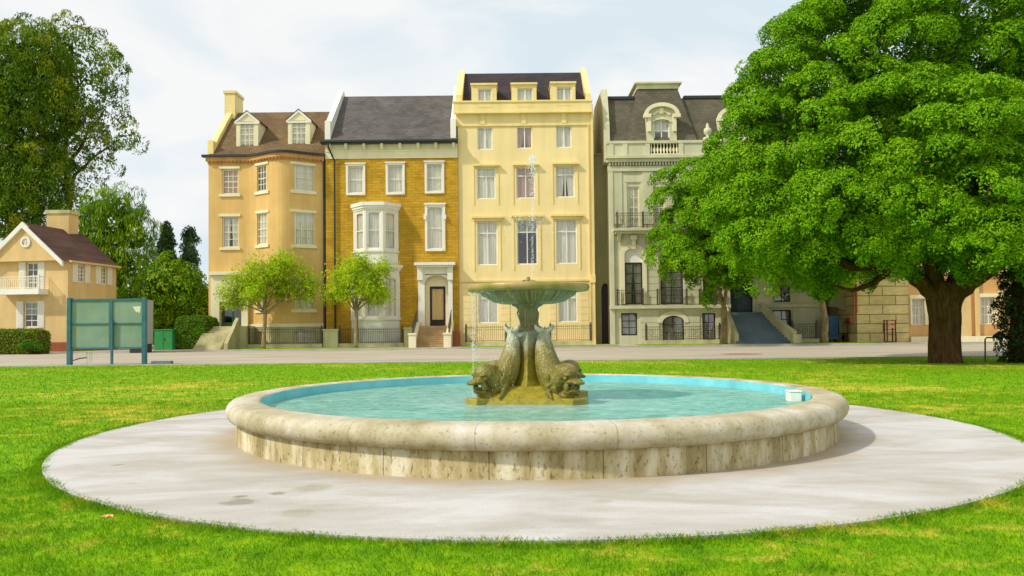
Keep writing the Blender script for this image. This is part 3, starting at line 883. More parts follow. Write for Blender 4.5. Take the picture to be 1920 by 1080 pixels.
# jet and falling water: clouds of droplets
t = NT('droplets'); b = t.bsdf((0.92, 0.95, 0.97, 1), 0.15, 0.6); b.inputs['Alpha'].default_value = 0.4; M['drop'] = t.m
def drops(mb, pts, sizes):
    for p, s_ in zip(pts, sizes):
        x, y, z = p
        n = len(mb.v); h = s_ * random.uniform(1, 2.2)
        mb.v += [(x + s_, y, z), (x, y + s_, z), (x - s_, y, z), (x, y - s_, z), (x, y, z + h), (x, y, z - h)]
        mb.f += [tuple(i + n for i in f) for f in ((0, 1, 4), (1, 2, 4), (2, 3, 4), (3, 0, 4), (1, 0, 5), (2, 1, 5), (3, 2, 5), (0, 3, 5))]
jt = MB()
ztop = P(998, 292, 12.6).z
pts = []; sz = []
for i in range(420):
    u = random.random() ** 0.8
    z = 2.42 + (ztop - 2.42) * u; wdt = 0.012 + 0.035 * u ** 2
    pts.append((FX + .02 * u + random.gauss(0, wdt), FY + random.gauss(0, wdt), z)); sz.append(random.uniform(.003, .008))
for i in range(170):
    pts.append((FX + .02 + random.gauss(0, .03), FY + random.gauss(0, .03), ztop - abs(random.gauss(0, .17)))); sz.append(random.uniform(.005, .012))
zm = P(990, 395, 12.6).z
for i in range(420):          # ring of side jets breaking into drops
    a = random.random() * 2 * math.pi; u = random.random(); r_ = .10 + .45 * u
    z = zm - 0.1 - 1.1 * (u - .35) ** 2 * 2 + random.gauss(0, .03)
    pts.append((FX - .05 + r_ * math.cos(a) * 1.0, FY + r_ * math.sin(a), z)); sz.append(random.uniform(.003, .0065))
drops(jt, pts, sz)
tag(jt.build('water_jet', M['drop'], origin=(FX, FY, 2.4)), 'thin white jet of water rising from the bowl in droplets', 'water jet')
fw_ = MB(); pts = []; sz = []
for i in range(1500):
    a = R(random.choice([random.gauss(196, 9), random.gauss(215, 14), random.gauss(182, 6)])); u = random.random()
    r_ = .97 - .0 * u + .03 * random.random(); z = 2.19 - (1.75) * u ** 1.3
    if random.random() < .12: a = R(random.uniform(0, 360)); 
    if random.random() < .35 and u > .25: continue
    pts.append((FX + r_ * math.cos(a), FY + r_ * math.sin(a), z)); sz.append(random.uniform(.003, .007))
drops(fw_, pts, sz)
tag(fw_.build('falling_water', M['drop'], origin=(FX, FY, 1.3)), 'curtain of water drops falling from the left edge of the bowl', 'falling water')
# white skimmer box at the right inner edge
p = P(1488, 741, 12.0); rr_ = math.hypot(p.x - FX, p.y - FY)
sk = thing('skimmer_box', 'small white box at the waterline inside the right end of the basin', 'skimmer', (p.x, p.y, .44))
mb = MB(); mb.box(p.x - .09, p.x + .09, p.y - .1, p.y + .1, .40, .575); mb.build('box', M['white'], sk, bevel=.012)
mb = MB(); mb.box(p.x - .10, p.x + .10, p.y - .11, p.y + .11, .575, .60); mb.build('lid', M['white'], sk, bevel=.01)
# dead leaf on the lawn
t = NT('dry_leaf'); t.bsdf(srgb(226, 184, 122), 0.7, 0.2, t.noise(20), .4, .01); M['leaf'] = t.m
p = G(203, 974, 0.035)
mb = MB(); outl = [(0, -.07), (.03, -.03), (.075, -.04), (.05, .005), (.07, .05), (.02, .035), (0, .085), (-.025, .035), (-.06, .045), (-.045, 0), (-.07, -.045), (-.02, -.03)]
vs = [(p.x, p.y, .05)] + [(p.x + a * .75, p.y + b_ * .75, .05 + .045 * math.hypot(a, b_) / .08 * (1 if i % 2 else .3)) for i, (a, b_) in enumerate(outl)]
mb.add(vs, [(0, i + 1, (i + 1) % 12 + 1) for i in range(12)])
o = mb.build('fallen_leaf', M['leaf'], origin=(p.x, p.y, .04)); tag(o, 'dry curled tan leaf lying on the grass at lower left', 'leaf')
so_ = o.modifiers.new('solid', 'SOLIDIFY'); so_.thickness = .003

# ---------------------------------------------------------------- building shells
GZ = 0.126
def shell(F, parent, x0, x1, zt, holes, depth=10, mat='h1', side_l=True, side_r=True, gable=None):
    mb = MB()
    F.wall(mb, x0, x1, GZ, zt, holes)
    Y = F.Y
    yb = Y + depth
    if F.rot:
        A = lambda x, o, z: F.m(x, o, z)
    else:
        A = lambda x, o, z: (x, Y - o, z)
    mb.quad(A(x0, 0, GZ), A(x0, 0, zt), A(x0, -depth, zt), A(x0, -depth, GZ))
    mb.quad(A(x1, 0, GZ), A(x1, -depth, GZ), A(x1, -depth, zt), A(x1, 0, zt))
    mb.quad(A(x0, -depth, GZ), A(x0, -depth, zt), A(x1, -depth, zt), A(x1, -depth, GZ))
    return mb.build('wall', M[mat], parent)

# ================= ochre house with the bow front (left of the row)
Y1 = 68.0
bx0, bx1 = P(462, 450, Y1).x, P(606, 450, Y1 - 1).x
def bow(x):
    if x <= bx0 or x >= bx1: return 0.0
    u = (x - bx0) / (bx1 - bx0)
    t_ = min(u, 1 - u) * 2
    return 1.6 * t_ * t_ * (3 - 2 * t_)
F1 = Facade(Y1, bow)
X0, X1 = P(391, 450, Y1).x, P(609.5, 450, Y1).x
ZE = P(400, 296, Y1).z
h1 = thing('brown_roofed_house', 'ochre row house with a rounded bow front and two white dormers in its brown roof', 'house', ((X0 + X1) / 2, Y1, GZ))
wins = []
def W1(r, li, si, **k): wins.append((F1.R(*r), F1.R(*li), F1.R(*si), k))
W1((416, 317, 447, 364), (411, 311, 450, 316.5), (411, 364, 451, 370), cur='curtainpink')
W1((480.5, 310, 503.5, 359), (476, 304.5, 507, 310), (475, 359, 508, 366), open_=.3, cur='curtainpink', glass='glassdark')
W1((553, 308, 585, 357), (547, 303, 589, 309), (548, 357, 590, 364))
W1((416.5, 406, 447.5, 464), (411, 400, 451, 406), (412, 464, 451, 470), open_=.25)
W1((480.5, 400, 504.5, 459), (477, 394, 508, 400), (476, 459, 508, 466))
W1((553, 398, 586, 459), (547, 392, 590, 398), (550, 459, 591, 466))
W1((554, 524, 586, 580), (549, 518, 590, 524), (550, 580, 591, 587))
W1((481, 526, 504, 582), (477, 520, 508, 526), (476, 582, 509, 588))
door_r = F1.R(414, 566, 455, 611)
door_r = (door_r[0], door_r[1], P(435, 612, Y1).z, door_r[3])
bas = [F1.R(481, 621, 503, 643), F1.R(553, 620, 590, 643)]
shell(F1, h1, X0, X1, ZE, [x[0] for x in wins] + [door_r] + bas, 10, 'h1')
for i, (r, li, si, k) in enumerate(wins):
    window(F1, h1, r, 3, 4, fw=.11, mw=.05, sill=si, lintel=li, sillmat='trim', fmat='trim', **k)
for r in bas: window(F1, h1, r, 2, 2, fw=.08, fmat='trim', name='basement_window')
# basement facing and string course
mb = MB(); xa = P(466, 640, Y1).x
zb1 = P(530, 613, Y1 - 1.5).z
xs = [xa, bas[0][0], bas[0][1], bas[1][0], bas[1][1], X1]
for a, b_ in ((xs[0], xs[1]), (xs[2], xs[3]), (xs[4], xs[5])): F1.b(mb, a, b_, .005, .09, GZ, zb1)
for q in (0, 1): F1.b(mb, bas[q][0], bas[q][1], .005, .09, GZ, bas[q][2]); F1.b(mb, bas[q][0], bas[q][1], .005, .09, bas[q][3], zb1)
mb.build('basement_facing', M['pier'], h1)
mb = MB(); F1.b(mb, xa, X1, .005, .17, zb1, zb1 + .28); mb.build('string_course', M['trim'], h1)
# cornice: band with small brackets
mb = MB(); za, zb = P(400, 308, Y1).z, ZE
F1.b(mb, X0 - .05, X1, .004, .08, za, zb - .35); F1.b(mb, X0 - .15, X1, .004, .30, zb - .35, zb)
n = int((X1 - X0) / .34)
for i in range(n + 1):
    x = X0 + (X1 - X0 - .17) * i / n; F1.b(mb, x, x + .16, .083, .26, za + .12, zb - .35)
mb.build('cornice', M['dentil'], h1)
mb = MB(); F1.b(mb, X0 - .45, X1 + .1, .02, .48, ZE + .003, ZE + .20); mb.build('gutter', M['gutter'], h1)
# roof
ZR = P(520, 210.5, Y1 + 5.2).z
mb = MB(); n = 36
xr = P(615, 300, Y1).x + 0.5
pts = [X0 + .15 + (xr - X0 - .15) * i / n for i in range(n + 1)]
for i in range(n):
    a, b_ = pts[i], pts[i + 1]
    fa, fb = bow(a), bow(b_)
    ea, eb = (a, Y1 - fa - .30, ZE + .18), (b_, Y1 - fb - .30, ZE + .18)
    ma, mb_ = (a, Y1 + 1.0, ZE + .18 + (ZR - ZE - .18) * (1.3 / 5.5)), (b_, Y1 + 1.0, ZE + .18 + (ZR - ZE - .18) * (1.3 / 5.5))
    ra, rb = (a, Y1 + 5.2, ZR), (b_, Y1 + 5.2, ZR)
    ba, bb = (a, Y1 + 10.2, ZE + .1), (b_, Y1 + 10.2, ZE + .1)
    mb.quad(ea, eb, mb_, ma); mb.quad(ma, mb_, rb, ra); mb.quad(ra, rb, bb, ba)
roof1 = mb.build('roof', M['roof1'], h1)
def roofz1(y): return ZE + .18 + (ZR - ZE - .18) * ((y - Y1 + .3) / 5.5)
def raking(mb, x0, x1, ya, za, yb, zb, zlow, kneel=.9, back=True):
    poly = [(ya, zlow), (ya, za), (ya + kneel, za), (yb, zb), (yb + (yb - ya), za)]
    poly += [(yb + (yb - ya), zlow)]
    mb.prism_x(poly, x0, x1)
mb = MB(); kz = P(395, 264, Y1).z
raking(mb, X0 - .02, X0 + .48, Y1 - .15, kz, Y1 + 5.2, ZR + .55, ZE + .19, .7)
mb.build('gable_parapet', M['yellowtrim'], h1)
chx0, chx1 = P(425, 190, Y1 + 4).x, P(444, 190, Y1 + 4).x
chx0, chx1 = P(421, 190, Y1 + 4.4).x, P(440.5, 190, Y1 + 4.4).x
mb = MB(); zt = P(430, 170, Y1 + 4.4).z
mb.box(chx0, chx1, Y1 + 4.4, Y1 + 6.6, ZR - 2.2, zt - .25); mb.box(chx0 - .1, chx1 + .1, Y1 + 4.3, Y1 + 6.7, zt - .25, zt)
mb.build('chimney', M['yellowtrim'], h1)
def gable_dormer(parent, r, apex_y, Yf, roofmat, wallmat='trim'):
    x0, x1 = P(r[0], r[3], Yf).x, P(r[2], r[3], Yf).x
    z0, z1 = P(r[0], r[3], Yf).z, P(r[0], r[1], Yf).z
    za = P((r[0] + r[2]) / 2, apex_y, Yf).z
    FD = Facade(Yf); xm = (x0 + x1) / 2; fw = (x1 - x0) * .17
    h = (x0 + fw, x1 - fw, z0 + fw * .6, z1 - fw * .55)
    mb = MB(); FD.wall(mb, x0, x1, z0 - .3, z1, [h], .1)
    mb.add([(x0, Yf, z1), (x1, Yf, z1), (xm, Yf, za)], [(0, 1, 2)])
    D = 4.2
    mb.quad((x0, Yf, z0 - .3), (x0, Yf, z1), (x0, Yf + D, z1), (x0, Yf + D, z0 - .3))
    mb.quad((x1, Yf, z0 - .3), (x1, Yf + D, z0 - .3), (x1, Yf + D, z1), (x1, Yf, z1))
    d = mb.build('dormer', M[wallmat], parent)
    window(FD, d, h, 3, 4, fw=.09, mw=.05, fmat='trim', rec=.04)
    rm = MB()
    for s_ in (-1, 1):
        xe = xm + s_ * ((x1 - x0) / 2 + .16); ze = z1 - .12
        rm.add([(xm, Yf - .12, za + .10), (xe, Yf - .12, ze), (xe, Yf + D, ze), (xm, Yf + D, za + .10),
                (xm, Yf - .12, za + .02), (xe, Yf - .12, ze - .08), (xe, Yf + D, ze - .08), (xm, Yf + D, za + .02)],
               [(0, 1, 2, 3), (4, 7, 6, 5), (0, 4, 5, 1), (1, 5, 6, 2), (3, 2, 6, 7)])
    rm.build('dormer_roof', M[roofmat], d)
    pm = MB()
    for s_ in (-1, 1):       # raking white moulding
        xe = xm + s_ * ((x1 - x0) / 2 + .14)
        pm.add([(xm, Yf - .10, za + .02), (xe, Yf - .10, z1 - .20), (xe, Yf - .10, z1 - .42), (xm, Yf - .10, za - .22),
                (xm, Yf - .002, za + .02), (xe, Yf - .002, z1 - .20), (xe, Yf - .002, z1 - .42), (xm, Yf - .002, za - .22)],
               [(0, 1, 2, 3), (3, 2, 6, 7), (1, 0, 4, 5), (1, 5, 6, 2)])
    pm.box(x0 - .05, x1 + .05, Yf - .08, Yf - .004, z1 - .42, z1 - .28)
    pm.build('pediment', M['white'], d)
    pm = MB(); pm.box(x0 - .08, x1 + .08, Yf - .12, Yf - .004, z0 - .05, z0 + .1)
    pm.build('sill', M['white'], d)
gable_dormer(h1, (443, 224, 484, 281), 209, Y1 + .75, 'gutter')
gable_dormer(h1, (540, 222, 581, 278), 206, Y1 + .85, 'gutter')
# entrance: surround, door, steps
mb = MB(); ex0, ex1 = P(398, 560, Y1).x, P(467, 560, Y1).x; ez = P(430, 516, Y1).z
F1.b(mb, ex0, door_r[0], .01, .35, GZ + 1.9, ez); F1.b(mb, door_r[1], ex1, .01, .35, GZ + 1.9, ez); F1.b(mb, door_r[0], door_r[1], .01, .35, door_r[3], ez)
F1.b(mb, ex0 - .15, ex1 + .15, .01, .6, ez, ez + .3); mb.build('door_surround', M['trim'], h1)
mb = MB(); F1.b(mb, *door_r[:2], -.34, -.26, door_r[2], door_r[2] + .35)
xm = (door_r[0] + door_r[1]) / 2
for a in (door_r[0], xm - .06, door_r[1] - .12): F1.b(mb, a, a + .12, -.34, -.26, door_r[2] + .35, door_r[3])
F1.b(mb, door_r[0] + .12, door_r[1] - .12, -.339, -.262, door_r[3] - .15, door_r[3] - .003); dd = mb.build('door', M['greendoor'], h1)
mb = MB(); F1.b(mb, door_r[0] + .12, door_r[1] - .12, -.31, -.30, door_r[2] + .35, door_r[3] - .15); mb.build('pane', M['glassdark'], dd)
mb = MB()
sx0, sx1 = P(392, 640, 66).x, P(439, 640, 66).x
zp = door_r[2]
mb.box(P(404, 640, 66).x, P(466, 640, 66).x, Y1 - 2.6, Y1 - .36, GZ, zp)
for i in range(9):                  # steps down to the left front
    zz = zp - (i + 1) * (zp - GZ) / 10
    mb.box(P(404, 640, 66).x - .32 * (i + 1), P(404, 640, 66).x - .32 * i, Y1 - 2.6, Y1 - .4, GZ, zz)
    mb.box(P(440, 640, 66).x - 2.2 + 0, P(440, 640, 66).x, Y1 - 2.6 - .30 * (i + 1), Y1 - 2.6 - .30 * i, GZ, zz)
mb.build('stoop', M['pier'], h1)
mb = MB()
for (px, py0, py1) in ((439, 612, 652),):
    a = P(px, 640, 65).x
    mb.add([(a, Y1 - 2.7, GZ), (a, Y1 - 5.3, GZ), (a, Y1 - 5.3, GZ + .5), (a, Y1 - 2.7, zp + .7), (a + .3, Y1 - 2.7, GZ), (a + .3, Y1 - 5.3, GZ), (a + .3, Y1 - 5.3, GZ + .5), (a + .3, Y1 - 2.7, zp + .7)],
           [(0, 1, 2, 3), (4, 7, 6, 5), (3, 2, 6, 7), (1, 5, 6, 2), (0, 3, 7, 4)])
mb.build('stair_wall', M['pier'], h1)
mb = MB(); xx = P(608.5, 500, Y1).x; mb.box(xx - .07, xx + .07, Y1 - .2, Y1 - .02, GZ, ZE); mb.build('downpipe', M['gutter'], h1)

# ================= mustard brick house
Y2 = 67.8
F2 = Facade(Y2)
X0, X1 = P(611, 450, Y2).x, P(859.5, 450, Y2).x
Zf = P(735, 297, Y2).z; ZE = P(735, 268, Y2 - .5).z
h2 = thing('mustard_brick_house', 'mustard yellow brick row house with white bay window and plain grey slate roof', 'house', ((X0 + X1) / 2, Y2, GZ))
top = [F2.R(649, 308, 685, 366), F2.R(723.5, 306, 759, 365), F2.R(796.5, 304, 833, 363)]
tall = F2.R(797, 384, 835, 471)
dr = F2.R(797, 514, 841, 611)
dr = (dr[0], dr[1], P(820, 611, Y2).z, dr[3])
def inset(r, k): return (r[0] + k, r[1] - k, r[2] + k, r[3] - k)
holes = [inset(r, .18) for r in top] + [inset(tall, .2), dr]
shell(F2, h2, X0, X1, Zf, holes, 10, 'brickh2')
def surround(F, parent, r, h, mat='white', o=.09, crown=0):
    mb = MB()
    F.b(mb, r[0], h[0], .002, o, r[2], r[3]); F.b(mb, h[1], r[1], .002, o, r[2], r[3])
    F.b(mb, h[0], h[1], .002, o, h[3], r[3]); F.b(mb, h[0], h[1], .002, o + .05, r[2], h[2])
    if crown: F.b(mb, r[0] - .08, r[1] + .08, .002, o + .1, r[3], r[3] + crown)
    return mb
for r, h in zip(top, holes):
    wo = window(F2, h2, h, 1, 2, fw=.1, fmat='white', rec=.08)
    surround(F2, h2, r, h, crown=.1).build('surround', M['white'], wo)
wo = window(F2, h2, holes[3], 1, 2, fw=.1, fmat='white', rec=.08, arch=True)
mb = surround(F2, h2, tall, holes[3], crown=.14)
F2.b(mb, tall[0] - .1, tall[0] + .1, .09, .2, tall[3] - 1.3, tall[3] - .9); F2.b(mb, tall[1] - .1, tall[1] + .1, .09, .2, tall[3] - 1.3, tall[3] - .9)
mb.build('surround', M['white'], wo)
# frieze with brackets, band, eave
mb = MB(); F2.b(mb, X0, X1, .003, .10, Zf, Zf + .60); F2.b(mb, X0, X1, .003, .16, Zf + .60, Zf + .72)
F2.b(mb, X0, X1, .003, .06, Zf + .72, ZE); mb.build('frieze', M['trim'], h2)
mb = MB()
for px in (619, 650, 684, 717, 751, 785, 818, 851):
    x = P(px, 275, Y2).x
    mb.prism_x([(Y2 - .06, Zf + .72), (Y2 - .18, Zf + .74), (Y2 - .5, ZE - .25), (Y2 - .5, ZE - .003), (Y2 - .06, ZE - .003)], x - .12, x + .12)
mb.build('eave_brackets', M['trim'], h2)
mb = MB(); F2.b(mb, X0 - .3, X1 + .05, .01, .62, ZE, ZE + .09); F2.b(mb, X0 - .35, X1 + .1, .5, .75, ZE + .09, ZE + .24); mb.build('gutter', M['gutter'], h2)
ZR2 = P(750, 180, Y2 + 5.3).z
mb = MB()
mb.quad((X0, Y2 - .6, ZE + .14), (X1, Y2 - .6, ZE + .14), (X1, Y2 + 5.3, ZR2), (X0, Y2 + 5.3, ZR2))
mb.quad((X0, Y2 + 5.3, ZR2), (X1, Y2 + 5.3, ZR2), (X1, Y2 + 10.5, ZE), (X0, Y2 + 10.5, ZE))
mb.build('roof', M['roof2'], h2)
mb = MB(); raking(mb, X0 + .02, X0 + .5, Y2 - .3, P(615, 228, Y2).z, Y2 + 5.3, P(635, 169, Y2 + 5.3).z, ZE + .2, .4); mb.build('gable_parapet', M['white'], h2)
mb = MB(); raking(mb, X1 - .60, X1 - .12, Y2 - .3, P(848, 224, Y2).z, Y2 + 5.3, P(855, 160, Y2 + 5.3).z, ZE + .2, .4); mb.build('gable_parapet', M['white'], h2)
mb = MB(); xx = P(628.5, 450, Y2).x
mb.tube([(xx - .45, Y2 - .62, ZE + .05), (xx - .45, Y2 - .6, ZE - .3), (xx, Y2 - .16, Zf - .2), (xx, Y2 - .16, GZ)], .08, 8); mb.build('downpipe', M['gutter'], h2)
# bay windows
def bay(parent, pl, pa, pb, pr, pyt, pyb, Yb, proj, name, arch_top=True, wtop=0, wbot=0, base=None, crown=.35):
    """three-sided bay: outer corners pl,pr on the wall, front corners pa,pb at proj"""
    xl, xr = P(pl, (pyt + pyb) / 2, Yb).x, P(pr, (pyt + pyb) / 2, Yb).x
    xa, xb = P(pa, (pyt + pyb) / 2, Yb - proj).x, P(pb, (pyt + pyb) / 2, Yb - proj).x
    zt, zb = P(pa, pyt, Yb - proj).z, P(pa, pyb, Yb - proj).z
    wt, wb = P(pa, wtop, Yb - proj).z, P(pa, wbot, Yb - proj).z
    plan = [(xl, Yb - .002), (xa, Yb - proj), (xb, Yb - proj), (xr, Yb - .002)]
    mb = MB(); wl = []
    for i in range(3):
        (ax, ay), (bx, by) = plan[i], plan[i + 1]
        ang = math.atan2(by - ay, bx - ax); L = math.hypot(bx - ax, by - ay)
        F = Facade(Yb, rot=(ax, ay, ang))
        g = L * .16
        h = (g, L - g, wb, wt)
        F.wall(mb, 0, L, zb, zt, [h], .12)
        F.b(mb, -.02, g * .55, .002, .05, wb - .1, wt + .15); F.b(mb, L - g * .55, L + .02, .002, .05, wb - .1, wt + .15)
        wl.append((F, h))
    mb.add([(x, y, zb) for x, y in plan], [(0, 1, 2, 3)])
    bo = mb.build(name, M['white'], parent)
    for F, h in wl: window(F, bo, h, 1, 2, fw=.09, fmat='white', rec=.05, arch=arch_top)
    cm_ = MB()
    for (e, za, zb_) in ((.10, zt - .15, zt), (.2, zt, zt + crown * .4), (.30, zt + crown * .4, zt + crown)):
        po = [(xl - e, Yb - .003), (xa - e * .6, Yb - proj - e), (xb + e * .6, Yb - proj - e), (xr + e, Yb - .003)]
        cm_.prism_z(po[::-1] if False else po, za, zb_)
    po = [(xl - .12, Yb - .004), (xa - .08, Yb - proj - .12), (xb + .08, Yb - proj - .12), (xr + .12, Yb - .004)]
    cm_.build('bay_cornice', M['white'], bo)
    cm_ = MB(); cm_.prism_z(po, wb - .28, wb - .14); cm_.build('sill', M['white'], bo)
    return bo
bay(h2, 664, 684, 718, 746, 390, 494, Y2, 1.25, 'bay_window', wtop=397, wbot=466, crown=.5)
bay(h2, 659, 682, 718, 749, 504, 625, Y2, 1.45, 'bay_window', wtop=520, wbot=594, crown=.4)
mb = MB(); xl, xr = P(659, 630, Y2).x, P(749, 630, Y2).x; xa, xb = P(682, 630, Y2 - 1.5).x, P(718, 630, Y2 - 1.5).x
mb.prism_z([(xl - .05, Y2 - .003), (xa - .05, Y2 - 1.52), (xb + .05, Y2 - 1.52), (xr + .05, Y2 - .003)], GZ, P(700, 625, Y2 - 1.5).z); mb.build('bay_base', M['white'], h2)
# doorway
mb = MB(); a0, a1 = P(785, 560, Y2).x, P(849, 560, Y2).x; zt = P(817, 502, Y2).z; z0 = dr[2]
F2.b(mb, a0, dr[0], .003, .30, z0, zt); F2.b(mb, dr[1], a1, .003, .30, z0, zt); F2.b(mb, dr[0], dr[1], .003, .22, dr[3], zt)
arch_fill(F2, mb, dr[0], dr[1], dr[3] - .75, dr[3] - .1, -.2, .12)
F2.b(mb, a0 - .05, a0 + .42, .30, .52, zt - 1.1, zt); F2.b(mb, a1 - .42, a1 + .05, .30, .52, zt - 1.1, zt)
F2.b(mb, a0 - .1, a1 + .1, .003, .65, zt, zt + .18); F2.b(mb, a0 - .28, a1 + .28, .003, .85, zt + .18, zt + .42)
mb.build('door_surround', M['white'], h2)
mb = MB(); d2 = (P(806, 575, Y2 + .5).x, P(835.5, 575, Y2 + .5).x, z0, P(820, 537, Y2 + .5).z)
B = lambda *a: F2.b(mb, *a)
for (hl, hh_) in (((dr[0], d2[0]), (z0, dr[3])), ((d2[1], dr[1]), (z0, dr[3])), ((d2[0], d2[1]), (d2[3], dr[3]))): B(*hl, -.54, -.48, *hh_)
B(dr[0] - .05, dr[0], -.48, -.21, z0, dr[3]); B(dr[1], dr[1] + .05, -.48, -.21, z0, dr[3]); B(dr[0], dr[1], -.48, -.22, dr[3], dr[3] + .05)
mb.build('door_recess', M['trim'], h2)
mb = MB(); 
F2.b(mb, d2[0] + .003, d2[0] + .18, -.57, -.51, z0, d2[3] - .003); F2.b(mb, d2[1] - .18, d2[1] - .003, -.57, -.51, z0, d2[3] - .003)
F2.b(mb, d2[0] + .18, d2[1] - .18, -.57, -.51, z0, z0 + .55); F2.b(mb, d2[0] + .18, d2[1] - .18, -.57, -.51, d2[3] - .22, d2[3] - .003)
dd = mb.build('door', M['darkwood'], h2)
mb = MB(); F2.b(mb, d2[0] + .18, d2[1] - .18, -.545, -.54, z0 + .55, d2[3] - .22); mb.build('pane', M['glass'], dd)
mb = MB(); curtain_mesh(F2, mb, d2[0] + .1, d2[1] - .1, z0 + .5, d2[3] - .1, -.66); mb.build('curtain', M['curtaingold'], dd)
# stoop
mb = MB(); s0, s1 = P(788, 640, 66.5).x, P(840, 640, 66.5).x; ns = 9
mb.box(s0, s1, Y2 - 1.6, Y2 + .9, GZ - .02, z0 - .002)
for i in range(ns):
    zz = z0 - (i + 1) * (z0 - GZ) / (ns + 1)
    mb.box(s0, s1, Y2 - 1.6 - .30 * (i + 1), Y2 - 1.6 - .30 * i, GZ - .02, zz)
    mb.box(s0, s1, Y2 - 1.6 - .30 * (i + 1) - .04, Y2 - 1.6 - .30 * i - .04, zz - .045, zz + .002)
mb.build('front_steps', M['stonestep'], h2)
yS = Y2 - 1.6 - .3 * ns
for (xx0, xx1) in ((s0 - .45, s0 - .02), (s1 + .02, s1 + .45)):
    mb = MB()
    mb.prism_x([(Y2 - .35, GZ), (Y2 - .35, z0 + .35), (Y2 - 1.3, z0 + .35), (yS - .1, GZ + .75), (yS - .1, GZ)], xx0, xx1)
    mb.box(xx0 - .08, xx1 + .08, yS - .55, yS - .1, GZ, GZ + 1.05); mb.box(xx0 - .14, xx1 + .14, yS - .62, yS - .03, GZ + 1.05, GZ + 1.18)
    mb.build('stair_wall', M['trim'], h2)
for xx in (s0 - .3, s1 + .3):
    mb = MB(); xx += .0
    for i in range(9):
        y = Y2 - 1.3 - (Y2 - 1.3 - yS) * i / 8; zb_ = z0 + .35 + (GZ + .75 - z0 - .35) * i / 8
        mb.tube([(xx, y, zb_ - .05), (xx, y, zb_ + .95)], .025, 4)
    mb.tube([(xx, Y2 - 1.0, z0 + 1.35), (xx, Y2 - 1.3, z0 + 1.3), (xx, yS, GZ + 1.75), (xx, yS - .2, GZ + 1.6)], .04, 5)
    mb.tube([(xx, Y2 - 1.3, z0 + .45), (xx, yS, GZ + .85)], .03, 4)
    mb.build('handrail', M['iron'], h2)

# ================= tall cream house
Y3 = 68.0
F3 = Facade(Y3)
X0, X1 = P(860, 450, Y3).x, P(1114.5, 450, Y3).x
h3 = thing('cream_house', 'tall pale yellow row house directly behind the fountain with three dormers in its dark roof', 'house', ((X0 + X1) / 2, Y3, GZ))
ZP = P(985, 196, Y3).z      # top of the parapet band
rows3 = [
    [(895, 238, 923.5, 280.5), (969, 237, 998, 278.5), (1043, 235, 1071.5, 277)],
    [(894, 314, 929, 373), (968, 313, 1003, 372), (1042, 311, 1077.5, 370)],
    [(895, 414.5, 933, 497), (969, 412, 1008, 496), (1043, 411, 1082, 494.5)]]
holes = []; specs = []
for ri, row in enumerate(rows3):
    for ci, r in enumerate(row):
        q = F3.R(*r); holes.append(q)
        specs.append((q, ri, ci))
gw = [F3.R(897, 541, 934, 606), F3.R(1047, 540, 1083, 604)]
gd = F3.R(975, 548, 1011, 648); gd = (gd[0], gd[1], GZ + .3, gd[3])
holes += gw + [gd]
shell(F3, h3, X0, X1, ZP, holes, 10, 'h3')
for (q, ri, ci) in specs:
    cur = 'curtainpink' if (ri, ci) in ((1, 1), (0, 1)) else 'curtain'
    kw = dict(transom=None, rail=False, cols=2, rows=1, mw=.12) if ri == 0 else dict(transom=.26)
    if (ri, ci) == (2, 1): wo = window(F3, h3, q, fw=.11, fmat='white', cur='curtain', halfcur=.25, glass='glassdark', transom=.26)
    else: wo = window(F3, h3, q, fw=.11, fmat='white', cur=cur, open_=.35 if (ri, ci) in ((1, 2), (0, 1)) else 0, **kw)
    if ri > 0:
        mb = MB(); e = .35 if ri == 1 else .55
        F3.b(mb, q[0] - e * .85, q[1] + e, .003, .34, q[3] + (.10 if ri == 1 else .24), q[3] + (.24 if ri == 1 else .42)); F3.b(mb, q[0] - e * .6, q[1] + e * .7, .003, .16, q[3] + .0, q[3] + (.10 if ri == 1 else .24)); mb.build('hood', M['yellowtrim'], wo)
        mb = MB(); F3.b(mb, q[0] - .30, q[0] - .22, .003, .05, q[2] - .5, q[3]); F3.b(mb, q[1] + .22, q[1] + .30, .003, .05, q[2] - .5, q[3]); mb.build('moulding', M['yellowtrim'], wo)
for q in gw: window(F3, h3, q, fw=.11, fmat='white', transom=.26)
mb = MB(); F3.b(mb, gd[0], gd[0] + .15, -.3, -.2, gd[2], gd[3]); F3.b(mb, gd[1] - .15, gd[1], -.3, -.2, gd[2], gd[3]); F3.b(mb, gd[0] + .15, gd[1] - .15, -.3, -.2, gd[3] - 1.0, gd[3] - .003)
dd = mb.build('door', M['white'], h3)
mb = MB(); F3.b(mb, gd[0] + .15, gd[1] - .15, -.28, -.22, gd[2], gd[3] - 1.0); mb.build('door_leaf', M['greendoor'], dd)
# mouldings: parapet ledge, frieze, string course, rustication grooves as raised courses
mb = MB()
zA, zB, zC, zD = P(985, 193, Y3).z, P(985, 211, Y3).z, P(985, 216, Y3).z, P(985, 234, Y3).z
F3.b(mb, X0 - .35, X1 - .10, .003, .30, zB, zA); F3.b(mb, X0 - .4, X1 - .05, .003, .38, zA, zA + .15); F3.b(mb, X0 - .3, X1 - .12, .003, .42, zB - .12, zB)
mb.build('parapet_band', M['yellowtrim'], h3)
mb = MB(); F3.b(mb, X0, X1 - .3, .003, .10, zD - .1, zD + .06)
for px in (905, 982, 1057): x = P(px, 225, Y3).x; F3.b(mb, x - .2, x + .2, .003, .12, zD + .06, zB - .12)
mb.build('frieze', M['yellowtrim'], h3)
mb = MB(); zs = P(985, 526, Y3).z; F3.b(mb, X0 + .1, X1 - .3, .003, .16, zs - .08, zs + .08); F3.b(mb, X1 - .42, X1 + .03, .003, .22, zs - .25, zs + .45); mb.build('string_course', M['yellowtrim'], h3)
zlo = P(985, 640, Y3).z
